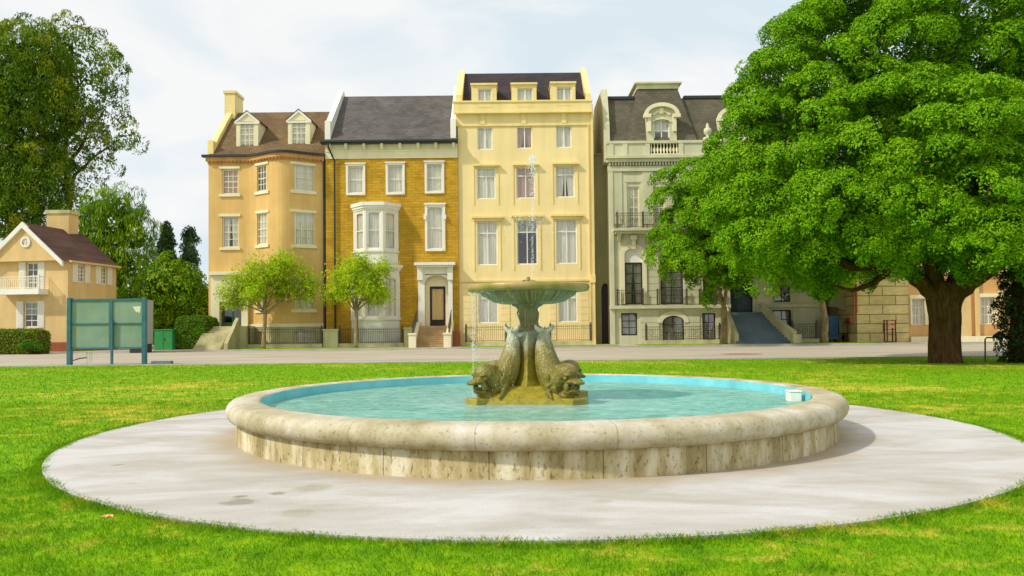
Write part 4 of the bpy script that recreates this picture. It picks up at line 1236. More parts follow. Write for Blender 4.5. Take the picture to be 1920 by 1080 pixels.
ncs = 9; hc = (zs - .1 - zlo) / ncs
segs = [(X0 + .35, gw[0][0] - .22), (gw[0][1] + .22, gd[0] - .9), (gd[1] + .9, gw[1][0] - .22), (gw[1][1] + .22, X1 - .6)]
for a, b_ in segs:
    mb = MB(); F3.b(mb, a, b_, .003, .03, zlo, zlo + ncs * hc - .06)
    for i in range(ncs): F3.b(mb, a, b_, .03, .055, zlo + i * hc + .03, zlo + (i + 1) * hc - .06)
    mb.build('rusticated_panel', M['h3'], h3)
mb = MB(); F3.b(mb, X1 - .50, X1 - .40, .003, .12, GZ, zD); F3.b(mb, X1 - .2, X1 - .003, .003, .14, GZ, zB - .14); mb.build('downpipe', M['yellowtrim'], h3)
mb = MB(); F3.b(mb, X0, X1, .003, .25, GZ, P(985, 642, Y3).z); mb.build('plinth', M['h3'], h3)
# roof
ZR3 = P(985, 137, Y3 + 4.6).z
mb = MB(); za = ZP + .05
mb.quad((X0 + .3, Y3 + .15, za), (X1 - .3, Y3 + .15, za), (X1 - .3, Y3 + 4.6, ZR3), (X0 + .3, Y3 + 4.6, ZR3))
mb.quad((X0 + .3, Y3 + 4.6, ZR3), (X1 - .3, Y3 + 4.6, ZR3), (X1 - .3, Y3 + 10, za), (X0 + .3, Y3 + 10, za))
mb.build('roof', M['roof3'], h3)
for (a, b_, pt) in ((X0 - .15, X0 + .42, 133), (X1 - .62, X1 - .15, 127)):
    mb = MB(); zt_ = P((860 if a < X1 - 3 else 1102), pt, Y3 + 4.6).z
    mb.prism_x([(Y3 - .1, zA + .15), (Y3 - .1, zA + .75), (Y3 + 4.6, zt_), (Y3 + 9.8, zA + .75), (Y3 + 10, zA - 2), (Y3 + .005, zA - 2), (Y3 + .005, zA + .15)], a, b_); mb.build('gable_parapet', M['yellowtrim'], h3)
for (a, b_, ty, wx0, wx1, wy1) in ((884, 931, 160, 896, 922, 201), (959, 1006, 159, 970, 999, 200), (1033, 1079, 157, 1044, 1072, 198)):
    FD = Facade(Y3 - .32)
    q = FD.R(wx0, ty + 6, wx1, wy1); x0_, x1_ = P(a, 180, FD.Y).x, P(b_, 180, FD.Y).x; zt_ = P(a, ty, FD.Y).z
    mb = MB(); FD.wall(mb, x0_, x1_, zA - .12, zt_, [q], .25)
    D = 4.6
    mb.quad((x0_, FD.Y, zA - .12), (x0_, FD.Y, zt_), (x0_, FD.Y + D, zt_), (x0_, FD.Y + D, zA - .12)); mb.quad((x1_, FD.Y, zA - .12), (x1_, FD.Y + D, zA - .12), (x1_, FD.Y + D, zt_), (x1_, FD.Y, zt_))
    d = mb.build('dormer', M['yellowtrim'], h3)
    window(FD, d, q, 2, 1, rail=False, fw=.1, mw=.12, fmat='white', rec=.12)
    mb = MB(); mb.box(x0_ - .08, x1_ + .08, FD.Y - .14, FD.Y + D, zt_, zt_ + .16); mb.build('dormer_roof', M['yellowtrim'], d)

# ================= mansard house
Y4 = 68.0
F4 = Facade(Y4)
X0, X1 = P(1143, 450, Y4).x, P(1540, 450, Y4).x
h4 = thing('mansard_house', 'pale olive stone mansion with balustrade and slate mansard roof partly hidden by trees', 'house', ((X0 + X1) / 2, Y4, GZ))
zB = P(1250, 302, Y4).z; zT = P(1250, 265, Y4 - .4).z
up = [F4.R(1178, 350, 1199, 427), F4.R(1226, 350, 1247, 427), F4.R(1290, 350, 1315, 427), F4.R(1350, 350, 1375, 427)]
mid = [F4.R(1171, 466, 1205, 571), F4.R(1238, 480, 1281, 570), F4.R(1318, 482, 1346, 570), F4.R(1450, 535, 1482, 566)]
low = [F4.R(1165, 587, 1195, 629), F4.R(1242, 592, 1283, 641), F4.R(1317, 587, 1342, 637), F4.R(1449, 581, 1484, 633)]
drr = F4.R(1369, 505, 1412, 586)
F4w = Facade(Y4)
holes = up + mid + low + [drr]
shell(F4, h4, X0, X1, zB, holes, 10, 'h4')
def w4(q, cols, rows, fm='darkwood', arch=False, cur='curtain', **k): return window(F4, h4, q, cols, rows, fw=.12, mw=.06, rail=False, fmat=fm, arch=arch, cur=cur, glass='glassdark' if fm == 'darkwood' else 'glass', **k)
for q in up:
    wo = w4(q, 2, 4, 'trim')
    mb = MB(); F4.b(mb, q[0] - .5, q[1] + .5, .003, .06, q[3] + .3, q[3] + 1.0); F4.b(mb, q[0] - .35, q[1] + .35, .06, .10, q[3] + .4, q[3] + .9)
    F4.b(mb, q[0] - .6, q[0] - .12, .003, .07, q[2] - .3, q[3] + 1.2); F4.b(mb, q[1] + .12, q[1] + .6, .003, .07, q[2] - .3, q[3] + 1.2)
    mb.build('surround', M['h4'], wo)
for i, q in enumerate(mid):
    if i in (0,):
        zt = q[3]; qq = (q[0], q[1], q[2], P(1188, 492, Y4).z)
        wo = w4(qq, 2, 4, 'darkwood', open_=.3)
        mb = MB(); F4.b(mb, q[0], q[1], -.2, -.1, qq[3], zt - .01)
        arch_fill(F4, mb, q[0], q[1], zt - .55, zt, -.1, .02); mb.build('tympanum', M['white'], wo)
        mb = MB(); arch_band(F4, mb, q[0], q[1], zt - .5, zt, .35, .003, .16); xm = (q[0] + q[1]) / 2
        F4.b(mb, xm - .18, xm + .18, .16, .32, zt - .05, zt + .9); F4.b(mb, xm - .28, xm + .28, .16, .40, zt + .75, zt + 1.15)
        F4.b(mb, q[0] - .35, q[0], .003, .16, q[2], zt - .5); F4.b(mb, q[1], q[1] + .35, .003, .16, q[2], zt - .5)
        mb.build('surround', M['trim'], wo)
    elif i in (1, 2): wo = w4(q, 2, 6, 'darkwood')
    else: w4(q, 2, 2, 'darkwood')
for i, q in enumerate(low):
    wo = w4(q, 2, 3, 'darkwood', arch=(i == 1))
    if i == 1:
        mb = MB(); arch_band(F4, mb, q[0], q[1], q[3] - .6, q[3], .4, .003, .12); mb.build('surround', M['trim'], wo)
mb = MB(); F4.b(mb, drr[0], drr[1], -.5, -.4, drr[2], drr[3]); 
for k in (0, 1):
    a = drr[0] + k * (drr[1] - drr[0]) / 2; b_ = a + (drr[1] - drr[0]) / 2
    F4.b(mb, a + .1, b_ - .1, -.4, -.36, drr[2] + .2, drr[2] + 1.4); F4.b(mb, a + .1, b_ - .1, -.4, -.36, drr[2] + 1.6, drr[3] - .3)
mb.build('door', M['bluedoor'], h4)
# pilasters, ledges, cornice, balustrade
mb = MB()
for px in (1157, 1215, 1264, 1330): x = P(px, 400, Y4).x; F4.b(mb, x - .45, x + .45, .003, .14, P(px, 420, Y4).z, zB - .9)
F4.b(mb, X0, X0 + .35, .003, .2, GZ, zB - .9); mb.build('pilasters', M['h4'], h4)
mb = MB(); F4.b(mb, X0 - .1, X1, .003, .22, zB - .9, zB - .45); F4.b(mb, X0 - .2, X1, .003, .42, zB - .12, zB + .18); F4.b(mb, X0 - .3, X1, .003, .62, zB + .18, zB + .42)
n = int((X1 - X0) / .26)
for i in range(n): F4.b(mb, X0 + i * .26, X0 + i * .26 + .13, .003, .34, zB - .40, zB - .13)
mb.build('cornice', M['h4'], h4)
mb = MB(); b0, b1 = P(1218, 278, Y4 - .2).x, P(1272, 278, Y4 - .2).x; zb0 = zB + .42
for a, b_ in ((X0 - .1, b0), (b1, X1)): F4.b(mb, a, b_, .05, .35, zb0, zT - .15)
F4.b(mb, X0 - .2, X1, -.02, .45, zT - .15, zT + .08)
F4.b(mb, b0, b1, .05, .35, zb0, zb0 + .2)
for px in (1146, 1172, 1214, 1277, 1345): x = P(px, 280, Y4 - .4).x; F4.b(mb, x - .2, x + .2, .352, .42, zb0, zT - .15)
bo = mb.build('balustrade', M['h4'], h4)
mb = MB(); nb = 9
for i in range(nb):
    x = b0 + (b1 - b0) * (i + .5) / nb; h = zT - .15 - zb0 - .2
    mb.lathe([(.09, zb0 + .2), (.05, zb0 + .2 + h * .1), (.13, zb0 + .2 + h * .35), (.06, zb0 + .2 + h * .7), (.05, zb0 + .2 + h * .85), (.09, zT - .15)], 8, (x, Y4 - .2))
mb.build('balusters', M['trim'], bo, smooth=True)
mb = MB(); p = P(1327, 262, Y4 - .2); h = P(1327, 231, Y4 - .2).z - zT
mb.lathe([(.42, zT + .08), (.40, zT + .2 * h), (.14, zT + .26 * h), (.12, zT + .32 * h), (.30, zT + .42 * h), (.36, zT + .55 * h), (.30, zT + .70 * h), (.12, zT + .76 * h), (.16, zT + .84 * h), (.06, zT + h)], 16, (p.x, p.y))
mb.build('urn', M['h4'], h4, smooth=True)
# balcony
zl = P(1190, 433, Y4 - .6).z; xb0, xb1 = P(1150, 433, Y4 - .6).x, P(1340, 433, Y4 - .6).x
mb = MB(); F4.b(mb, xb0, xb1, .145, 1.0, zl, zl + .22); F4.b(mb, xb0 + .15, xb1 - .15, .145, .8, zl - .22, zl)
for px in (1160, 1215, 1262): x = P(px, 440, Y4).x; mb.prism_x([(Y4 - .15, zl - .22), (Y4 - .7, zl - .22), (Y4 - .15, zl - .9)], x - .15, x + .15)
mb.build('balcony', M['h4'], h4)
mb = MB(); railing(F4, mb, xb0 + .25, xb1 - .1, zl + .22, zl + 1.55, .9, .17, .012, [xb0 + .3, P(1206, 430, Y4 - .9).x, P(1262, 430, Y4 - .9).x])
for i in range(14): scroll(F4, mb, xb0 + .7 + i * .62, zl + .85, .22, .9, 1.2, 8)
F4.b(mb, xb0 + .25, xb0 + .29, .15, .9, zl + 1.5, zl + 1.55); mb.build('balcony_railing', M['iron'], h4)
zl2 = P(1190, 575, Y4 - .3).z
mb = MB(); F4.b(mb, X0 - .1, P(1368, 570, Y4).x, .003, .42, zl2 - .18, zl2 + .10); F4.b(mb, P(1420, 570, Y4).x, X1, .003, .42, zl2 - .18, zl2 + .10); mb.build('string_course', M['h4'], h4)
for (a, b_) in ((1158, 1206), (1233, 1288), (1312, 1352)):
    mb = MB(); xa, xb = P(a, 560, Y4 - .4).x, P(b_, 560, Y4 - .4).x
    railing(F4, mb, xa, xb, zl2 + .10, P(a, 544, Y4 - .35).z, .35, .16, .012, [xa, xb])
    scroll(F4, mb, xa + .4, zl2 + .55, .2, .35, 1.2, 8); scroll(F4, mb, xb - .4, zl2 + .55, .2, .35, 1.2, 8)
    mb.build('window_guard', M['iron'], h4)
# pale stone courses of the lower storey
for (a, b_, zlo_, zhi_) in ((1200, 1236, GZ, zl2 - .2), (1288, 1312, GZ, zl2 - .2), (1486, 1518, GZ, zl2 - .2), (1207, 1236, zl2 + .2, zl - 1.0), (1284, 1314, zl2 + .2, zl - 1.0)):
    xa, xb = P(a, 600, Y4).x, P(b_, 600, Y4).x; k = int((zhi_ - zlo_) / .55)
    mb = MB(); F4.b(mb, xa, xb, .003, .03, zlo_, zhi_ - .05)
    for i in range(k): F4.b(mb, xa, xb, .03, .06, zlo_ + i * (zhi_ - zlo_) / k + .03, zlo_ + (i + 1) * (zhi_ - zlo_) / k - .05)
    mb.build('rusticated_panel', M['h4'], h4)
# roof: steep slate slopes, a taller centre pavilion
zE4 = P(1250, 263, Y4 + .3).z; zR4 = P(1300, 184, Y4 + 1.9).z
mb = MB(); xe = X1 + .2
mb.quad((X0, Y4 + .1, zE4 - .6), (xe, Y4 + .1, zE4 - .6), (xe, Y4 + 1.9, zR4), (X0, Y4 + 1.9, zR4))
mb.quad((X0, Y4 + 1.9, zR4), (xe, Y4 + 1.9, zR4), (xe, Y4 + 9.9, zR4 + .3), (X0, Y4 + 9.9, zR4 + .3))
mb.quad((xe, Y4 + .1, zE4 - .6), (xe, Y4 + 9.9, zE4 - .6), (xe, Y4 + 9.9, zR4), (xe, Y4 + 1.9, zR4))
mb.build('roof', M['roof4'], h4)
mb = MB(); F4.b(mb, X0, P(1190, 180, Y4 + 1.8).x, -2.2, -1.75, zR4 - .05, zR4 + .2); F4.b(mb, P(1282, 180, Y4 + 1.8).x, X1, -2.2, -1.75, zR4 - .05, zR4 + .2); mb.build('ridge_curb', M['gutter'], h4)
mb = MB()
pxl0, pxr0 = P(1174, 263, Y4).x, P(1308, 263, Y4).x; pxl1, pxr1 = P(1196, 166, Y4 + 1.6).x, P(1270, 166, Y4 + 1.6).x
zp0, zp1 = zE4 - .3, P(1235, 166, Y4 + 1.6).z
yf0, yf1 = Y4 - .05, Y4 + 1.6
v = [(pxl0, yf0, zp0), (pxr0, yf0, zp0), (pxr1, yf1, zp1), (pxl1, yf1, zp1), (pxl0, Y4 + 8, zp0), (pxr0, Y4 + 8, zp0), (pxr1, Y4 + 6, zp1), (pxl1, Y4 + 6, zp1)]
mb.add(v, [(0, 1, 2, 3), (1, 5, 6, 2), (4, 0, 3, 7), (5, 4, 7, 6), (3, 2, 6, 7)])
pv = mb.build('pavilion_roof', M['roof4'], h4)
mb = MB(); zc = P(1235, 154, Y4 + 1.4).z
mb.box(pxl1 - .1, pxr1 + .1, yf1 - .12, Y4 + 6.1, zp1 - .05, zc - .15); mb.box(pxl1 - .35, pxr1 + .35, yf1 - .35, Y4 + 6.3, zc - .15, zc); mb.build('roof_curb', M['h4'], pv)
def arch_dormer(px0, px1, pyt, pyb, wpx0, wpx1, wpyt):
    Yd = Y4 - .1; FD = Facade(Yd)
    x0, x1 = P(px0, pyb, Yd).x, P(px1, pyb, Yd).x; z0 = P(px0, pyb, Yd).z; zt = P(px0, pyt, Yd).z; D = 2.6
    q = FD.R(wpx0, wpyt, wpx1, pyb); zs = zt - (x1 - x0) * .30
    mb = MB(); FD.wall(mb, x0, x1, z0, zs, [(q[0], q[1], z0 + .05, q[3])], .3)
    n = 14; xc = (x0 + x1) / 2; hw = (x1 - x0) / 2
    arc = [(xc - hw * math.cos(math.pi * i / n), zs + (zt - zs) * math.sin(math.pi * i / n)) for i in range(n + 1)]
    mb.add([(x, Yd, z) for x, z in arc], [tuple(range(n + 1))])
    for i in range(n): mb.quad((arc[i][0], Yd, arc[i][1]), (arc[i + 1][0], Yd, arc[i + 1][1]), (arc[i + 1][0], Yd + D, arc[i + 1][1]), (arc[i][0], Yd + D, arc[i][1]))
    mb.quad((x0, Yd, z0), (x0, Yd, zs), (x0, Yd + D, zs), (x0, Yd + D, z0)); mb.quad((x1, Yd, z0), (x1, Yd + D, z0), (x1, Yd + D, zs), (x1, Yd, zs))
    d = mb.build('dormer', M['h4'], h4)
    window(FD, d, (q[0], q[1], z0 + .05, q[3]), 2, 2, fw=.12, mw=.1, rail=True, fmat='white', rec=.2)
    mb = MB(); arch_band(FD, mb, x0 + .1, x1 - .1, zs, zt - .1, .32, .003, .35)
    FD.b(mb, x0 - .3, x0 + .35, .003, .4, zs - .3, zs + .02); FD.b(mb, x1 - .35, x1 + .3, .003, .4, zs - .3, zs + .02)
    FD.b(mb, x0 + .05, x0 + .35, .003, .25, zs - 1.5, zs - .3); FD.b(mb, x1 - .35, x1 - .05, .003, .25, zs - 1.5, zs - .3)
    arch_band(FD, mb, q[0], q[1], q[3] - .25, q[3], .12, .003, .12)
    mb.build('hood', M['trim'], d)
    mb = MB(); zc_ = zs + (zt - zs) * .42                          # carved cartouche
    mb.ell((xc, Yd - .06, zc_), (.28, .12, .32), 12, 8)
    for k in range(8):
        s_ = -1 if k % 2 else 1; u = k // 2
        mb.ell((xc + s_ * (.32 + .13 * u), Yd - .04, zc_ - .05 - .09 * u + .03 * (u % 2)), (.12, .08, .13), 8, 6)
    mb.build('carving', M['trim'], d, smooth=True)
arch_dormer(1213, 1269, 199, 266, 1226, 1256, 224)
arch_dormer(1350, 1408, 205, 266, 1361, 1397, 222)
mb = MB(); xa, xb = P(1126, 230, Y4).x, P(1143.5, 230, Y4).x
zt_ = P(1134, 167, Y4 + 1.5).z
mb.prism_x([(Y4 - .05, zB), (Y4 + .3, zE4 + 1.5), (Y4 + 1.6, zt_), (Y4 + 9, zt_), (Y4 + 9.5, zB)], xa + .3, xb); mb.build('gable_parapet', M['h4'], h4)
# stair with blue grey treads
mb = MB(); s0, s1 = P(1370, 620, Y4 - 1).x, P(1430, 620, Y4 - 1).x; z0 = drr[2]; ns = 10
mb.box(s0, s1, Y4 - .9, Y4 + .5, GZ, z0)
for i in range(ns):
    zz = z0 - (i + 1) * (z0 - GZ) / (ns + 1); e = .055 * (i + 1)
    mb.box(s0 - .04 * i, s1 + .13 * (i + 1), Y4 - .9 - .30 * (i + 1), Y4 - .9 - .30 * i, GZ, zz)
mb.build('front_steps', M['greystep'], h4)
mb = MB(); n = 12; pr = []
for i in range(n + 1):
    u = i / n; pr.append((s1 + .15 + 1.5 * u ** 1.3, Y4 - .6 - 3.5 * u, z0 + .75 - (z0 - .15) * (u ** .85) * 1.0 * .95))
for i in range(n):
    a, b_ = pr[i], pr[i + 1]
    for dz0, dz1, wdt in ((None, 0, .14), (0, .1, .2)):
        za0 = GZ if dz0 is None else a[2]; zb0_ = GZ if dz0 is None else b_[2]
        mb.add([(a[0] - wdt, a[1], za0), (b_[0] - wdt, b_[1], zb0_), (b_[0] + wdt, b_[1], zb0_), (a[0] + wdt, a[1], za0), (a[0] - wdt, a[1], a[2] + dz1), (b_[0] - wdt, b_[1], b_[2] + dz1), (b_[0] + wdt, b_[1], b_[2] + dz1), (a[0] + wdt, a[1], a[2] + dz1)],
               [(4, 5, 6, 7), (0, 4, 7, 3), (1, 2, 6, 5), (0, 1, 5, 4), (2, 3, 7, 6)])
mb.box(pr[-1][0] - .35, pr[-1][0] + .35, pr[-1][1] - .6, pr[-1][1], GZ, GZ + .75)
mb.build('stair_wall', M['pier'], h4)
mb = MB(); mb.prism_x([(Y4 - .4, GZ), (Y4 - .4, z0 + .7), (Y4 - 3.8, GZ + .8), (Y4 - 3.8, GZ)], s0 - .45, s0 - .42 + .3); mb.build('stair_wall', M['pier'], h4)

# narrow link wall with the dark arched passage
Y5 = 69.5
F5 = Facade(Y5)
X0, X1 = P(1113, 450, Y5).x, P(1144, 450, Y5).x
an = thing('link_building', 'narrow drab olive wall with a dark arched passage between the cream house and the mansion', 'building', ((X0 + X1) / 2, Y5, GZ))
q = F5.R(1128, 531, 1143, 645); q = (q[0], q[1], GZ + .01, q[3])
zt = P(1128, 291, Y5).z
shell(F5, an, X0, X1, zt, [q], 6, 'annex')
mb = MB(); arch_fill(F5, mb, q[0], q[1], q[3] - .7, q[3], -.3, -.01); mb.build('arch', M['annex'], an)
mb = MB(); F5.b(mb, q[0], q[1], -.5, -.35, q[2], q[3]); 
for i in range(5): F5.b(mb, q[0] + .03 + i * .14, q[0] + .12 + i * .14, -.35, -.32, q[2], q[3] - .2)
mb.build('door', M['darkwood'], an)
mb = MB(); F5.b(mb, X0, X1, -.3, .1, zt, zt + .15); mb.build('coping', M['annex'], an)

# ================= right: stone block building and orange building
Y6 = 64.5
F6 = Facade(Y6)
X0, X1 = P(1606, 560, Y6).x, P(1703, 560, Y6).x
h6 = thing('stone_block_building', 'yellowish building of big stone blocks seen under the large tree, left of its trunk', 'building', ((X0 + X1) / 2, Y6, GZ))
shell(F6, h6, X0, X1, P(1650, 330, Y6).z, [], 10, 'block')
mb = MB(); F6.b(mb, X0 - .1, X1 + .05, -.3, .3, P(1650, 330, Y6).z, P(1650, 320, Y6).z); mb.build('cornice', M['trim'], h6)
mb = MB()
for px in (1601, 1606): x = P(px, 560, Y6 - .2).x; mb.tube([(x, Y6 - .2, GZ + 1.5 + (px - 1601) * .2), (x, Y6 - .2, P(px, 500, Y6).z)], .07, 8)
mb.build('pipes', M['rust'], h6)
X0, X1 = P(1703.3, 560, Y6).x, P(2090, 560, Y6).x
h7 = thing('orange_building', 'orange and tan stuccoed building seen under the large tree at the right edge', 'building', ((X0 + X1) / 2, Y6, GZ))
w7 = [F6.R(1706, 560, 1733, 609), F6.R(1838, 557, 1864, 608), F6.R(1953, 557, 1980, 608)]
w7b = [F6.R(1706, 440, 1735, 492), F6.R(1838, 438, 1866, 492), F6.R(1770, 440, 1796, 492), F6.R(1900, 438, 1926, 492)]
w7c = [F6.R(a, 230, b_, 290) for a, b_ in ((1838, 1866), (1900, 1926))]
w7[0] = (X0 + .25, w7[0][1], w7[0][2], w7[0][3])
w7b[0] = (X0 + .25, w7b[0][1], w7b[0][2], w7b[0][3])
shell(F6, h7, X0, X1, P(1850, 205, Y6).z, w7 + w7b + w7c, 10, 'orange')
for q in w7 + w7b + w7c:
    wo = window(F6, h7, q, 3, 3, rail=False, fw=.1, mw=.06, fmat='trim')
    mb = MB(); F6.b(mb, q[0] - .2, q[1] + .3, .003, .2, q[3], q[3] + .3); F6.b(mb, q[0] - .15, q[0], .003, .12, q[2], q[3]); F6.b(mb, q[1], q[1] + .25, .003, .12, q[2], q[3]); mb.build('surround', M['trim'], wo)
mb = MB()
for a, b_ in ((1796, 1818), (1828, 1834), (1872, 1880)): xa, xb = P(a, 600, Y6).x, P(b_, 600, Y6).x; F6.b(mb, xa, xb, .003, .25, GZ, P(1800, 500, Y6).z)
mb.build('pilasters', M['tan'], h7)
mb = MB(); F6.b(mb, X0, X1, .003, .3, P(1800, 512, Y6).z, P(1800, 503, Y6).z); F6.b(mb, X0, X1, .255, .32, GZ, GZ + .45)
mb.build('string_course', M['trim'], h7)

# ================= small gabled house at the left edge
YL = 62.5
A0 = P(127, 560, YL)          # near right corner
ang = R(-8)
FL = Facade(0, rot=(A0.x, A0.y, ang))      # x runs right along the front (negative = left), front faces the camera
LX0 = -6.3
ze = P(127, 487, YL).z
def LR(px0, py0, px1, py1):
    def hit(px, py):
        r = ray(px, py); nrm = Vector((math.sin(ang), -math.cos(ang), 0)); t = (Vector((A0.x, A0.y, CAMZ)) - Vector((0, 0, CAMZ))).dot(nrm) / r.dot(nrm)
        p = Vector((0, 0, CAMZ)) + r * t; return (p.x - A0.x) / math.cos(ang), p.z
    xm, ym = (px0 + px1) / 2, (py0 + py1) / 2
    return (hit(px0, ym)[0], hit(px1, ym)[0], hit(xm, py1)[1], hit(xm, py0)[1])
lh = thing('gabled_house', 'small ochre stuccoed house with white gable trim and a balcony at the left edge', 'house', (A0.x - 5, A0.y, GZ))
fwn = [LR(49, 492, 71, 543), LR(44.5, 566, 70.5, 614)]
SL = 6.6
SF = Facade(0, rot=(A0.x, A0.y, ang + math.pi / 2))   # side wall: x runs away from the camera, outward to the right
def SR(px0, py0, px1, py1):
    d = Vector((-math.sin(ang), math.cos(ang), 0))
    def hit(px, py):
        r = ray(px, py); nrm = Vector((math.cos(ang), math.sin(ang), 0)); t = Vector((A0.x, A0.y, 0)).dot(nrm) / r.dot(nrm)
        p = Vector((0, 0, CAMZ)) + r * t; return (p - Vector((A0.x, A0.y, 0))).dot(d), p.z
    xm, ym = (px0 + px1) / 2, (py0 + py1) / 2
    return (hit(px0, ym)[0], hit(px1, ym)[0], hit(xm, py1)[1], hit(xm, py0)[1])
side = [SR(146, 496, 159, 529), SR(189, 501, 201, 533)]
SL = SR(127, 540, 218, 545)[1]
mb = MB()
FL.wall(mb, LX0, 0, GZ, ze, fwn); SF.wall(mb, 0, SL, GZ, ze, side)
mb.quad(FL.m(LX0, 0, GZ), FL.m(LX0, 0, ze), FL.m(LX0, -SL, ze), FL.m(LX0, -SL, GZ)); mb.quad(FL.m(LX0, -SL, GZ), FL.m(LX0, -SL, ze), FL.m(0, -SL, ze), FL.m(0, -SL, GZ))
gx = LR(52, 450, 53, 451)[0]; gz = LR(52, 421, 53, 425)[3]; gzr = gz
rx = -.3; lx = 2 * gx - rx
zg = ze + .05
mb.add([FL.m(lx, .45, zg), FL.m(rx, .45, zg), FL.m(gx, .45, gz)], [(0, 1, 2)])
mb.quad(FL.m(lx, 0, zg), FL.m(rx, 0, zg), FL.m(rx, .45, zg), FL.m(lx, .45, zg))
mb.build('wall', M['tan'], lh)
# main roof: ridge runs away from the camera over the gable, then hips down to the right
t_ = MB()
t_.quad(FL.m(rx + .45, .62, ze - .15), FL.m(rx + .45, -SL - .3, ze - .15), FL.m(gx, -SL - .3, gz + .12), FL.m(gx, .62, gz + .12))
t_.quad(FL.m(gx, .62, gz + .12), FL.m(gx, -SL - .3, gz + .12), FL.m(lx - .35, -SL - .3, ze - .15), FL.m(lx - .35, .62, ze - .15))
t_.build('roof', M['roof5'], lh)
mb = MB()
for s_ in (rx + .3, lx - .3):
    zz = ze - .15
    mb.add([FL.m(gx, .66, gz + .14), FL.m(s_, .66, zz), FL.m(s_, .66, zz - .42), FL.m(gx, .66, gz - .34), FL.m(gx, .45, gz + .14), FL.m(s_, .45, zz), FL.m(s_, .45, zz - .42), FL.m(gx, .45, gz - .34)],
           [(0, 1, 2, 3), (3, 2, 6, 7), (0, 4, 5, 1), (1, 5, 6, 2)])
mb.build('bargeboard', M['white'], lh)
mb = MB(); FL.b(mb, lx, rx, .003, .5, zg - .12, zg - .002); SF.b(mb, 0, SL + .2, .003, .35, ze - .2, ze - .05); mb.build('cornice', M['tan'], lh)
mb = MB(); rx_ = LR(45, 446, 68, 464); cx_, cz_ = (rx_[0] + rx_[1]) / 2, (rx_[2] + rx_[3]) / 2
arch_band(FL, mb, cx_ - .28, cx_ + .28, cz_, cz_ + .28, .16, .45, .55); n = 16
for i in range(n):
    t0, t1 = math.pi + math.pi * i / n, math.pi + math.pi * (i + 1) / n
    pp = [(cx_ + r_ * math.cos(t_a), cz_ + r_ * math.sin(t_a)) for r_, t_a in ((.28, t0), (.28, t1), (.44, t1), (.44, t0))]
    mb.quad(*[FL.m(x, .55, z) for x, z in pp]); mb.quad(FL.m(pp[2][0], .45, pp[2][1]), FL.m(pp[3][0], .45, pp[3][1]), FL.m(pp[3][0], .55, pp[3][1]), FL.m(pp[2][0], .55, pp[2][1]))
FL.b(mb, cx_ - .025, cx_ + .025, .46, .50, cz_ - .28, cz_ + .28); FL.b(mb, cx_ - .28, cx_ + .28, .46, .49, cz_ - .025, cz_ + .025)
rw = mb.build('round_window', M['white'], lh)
mb = MB(); vs = [FL.m(cx_ + .29 * math.cos(a), .455, cz_ + .29 * math.sin(a)) for a in [2 * math.pi * i / 20 for i in range(20)]]; mb.add(vs, [tuple(range(20))]); mb.build('pane', M['curtain'], rw)
def shutter(F, parent, a, b_, z0, z1):
    mb = MB(); F.b(mb, a, b_, .004, .05, z0, z1); n = int((z1 - z0) / .13)
    for i in range(n): F.b(mb, a + .07, b_ - .07, .05, .075, z0 + .08 + i * (z1 - z0 - .16) / n, z0 + .08 + (i + .6) * (z1 - z0 - .16) / n)
    mb.build('shutter', M['white'], parent)
for i, q in enumerate(fwn):
    wo = window(FL, lh, q, 2, 4, fw=.1, mw=.06, fmat='white', glass='glassdark', cur='curtain', halfcur=.5 if i else .0001)
    sw = .62
    shutter(FL, wo, q[0] - sw, q[0] - .02, q[2] - .05, q[3] + .05); shutter(FL, wo, q[1] + .02, q[1] + sw, q[2] - .05, q[3] + .05)
for q in side:
    wo = window(SF, lh, q, 2, 4, fw=.09, mw=.05, fmat='white')
    sw = .62
    shutter(SF, wo, q[0] - sw, q[0] - .02, q[2] - .05, q[3] + .05); shutter(SF, wo, q[1] + .02, q[1] + sw, q[2] - .05, q[3] + .05)
q = LR(11, 543, 91, 553); mb = MB(); FL.b(mb, q[0], q[1], .004, 1.1, q[2], q[3]); mb.build('balcony', M['white'], lh)
mb = MB(); zt = LR(11, 520, 91, 543)[3]; railing(FL, mb, q[0] + .05, q[1] - .05, q[3], zt, 1.02, .17, .018, [q[0] + .05, q[1] - .05]); 
for xx in (q[0] + .05, q[1] - .05):
    for k in range(6): mb.tube([FL.m(xx, .1 + k * .17, q[3]), FL.m(xx, .1 + k * .17, zt)], .018, 4)
    mb.tube([FL.m(xx, .05, zt), FL.m(xx, 1.02, zt)], .025, 4)
mb.build('balcony_railing', M['white'], lh)
# chimney
c0 = P(85, 420, YL + 4.5).x; c1 = P(131, 420, YL + 4.5).x; zt = P(107, 395, YL + 4.5).z
mb = MB(); mb.box(c0 + .1, c1 - .1, YL + 4.5, YL + 6.0, ze, zt - .25); ch = mb.build('chimney', M['tan'], lh)
mb = MB(); mb.box(c0, c1, YL + 4.4, YL + 6.1, zt - .25, zt + .05); mb.build('chimney_cap', M['pier'], ch)
mb = MB(); FL.b(mb, -4.0, -.002, .003, .10, GZ, GZ + .75); SF.b(mb, .0, SL, .003, .10, GZ, GZ + .75); mb.build('brick_base', M['rust'], lh)

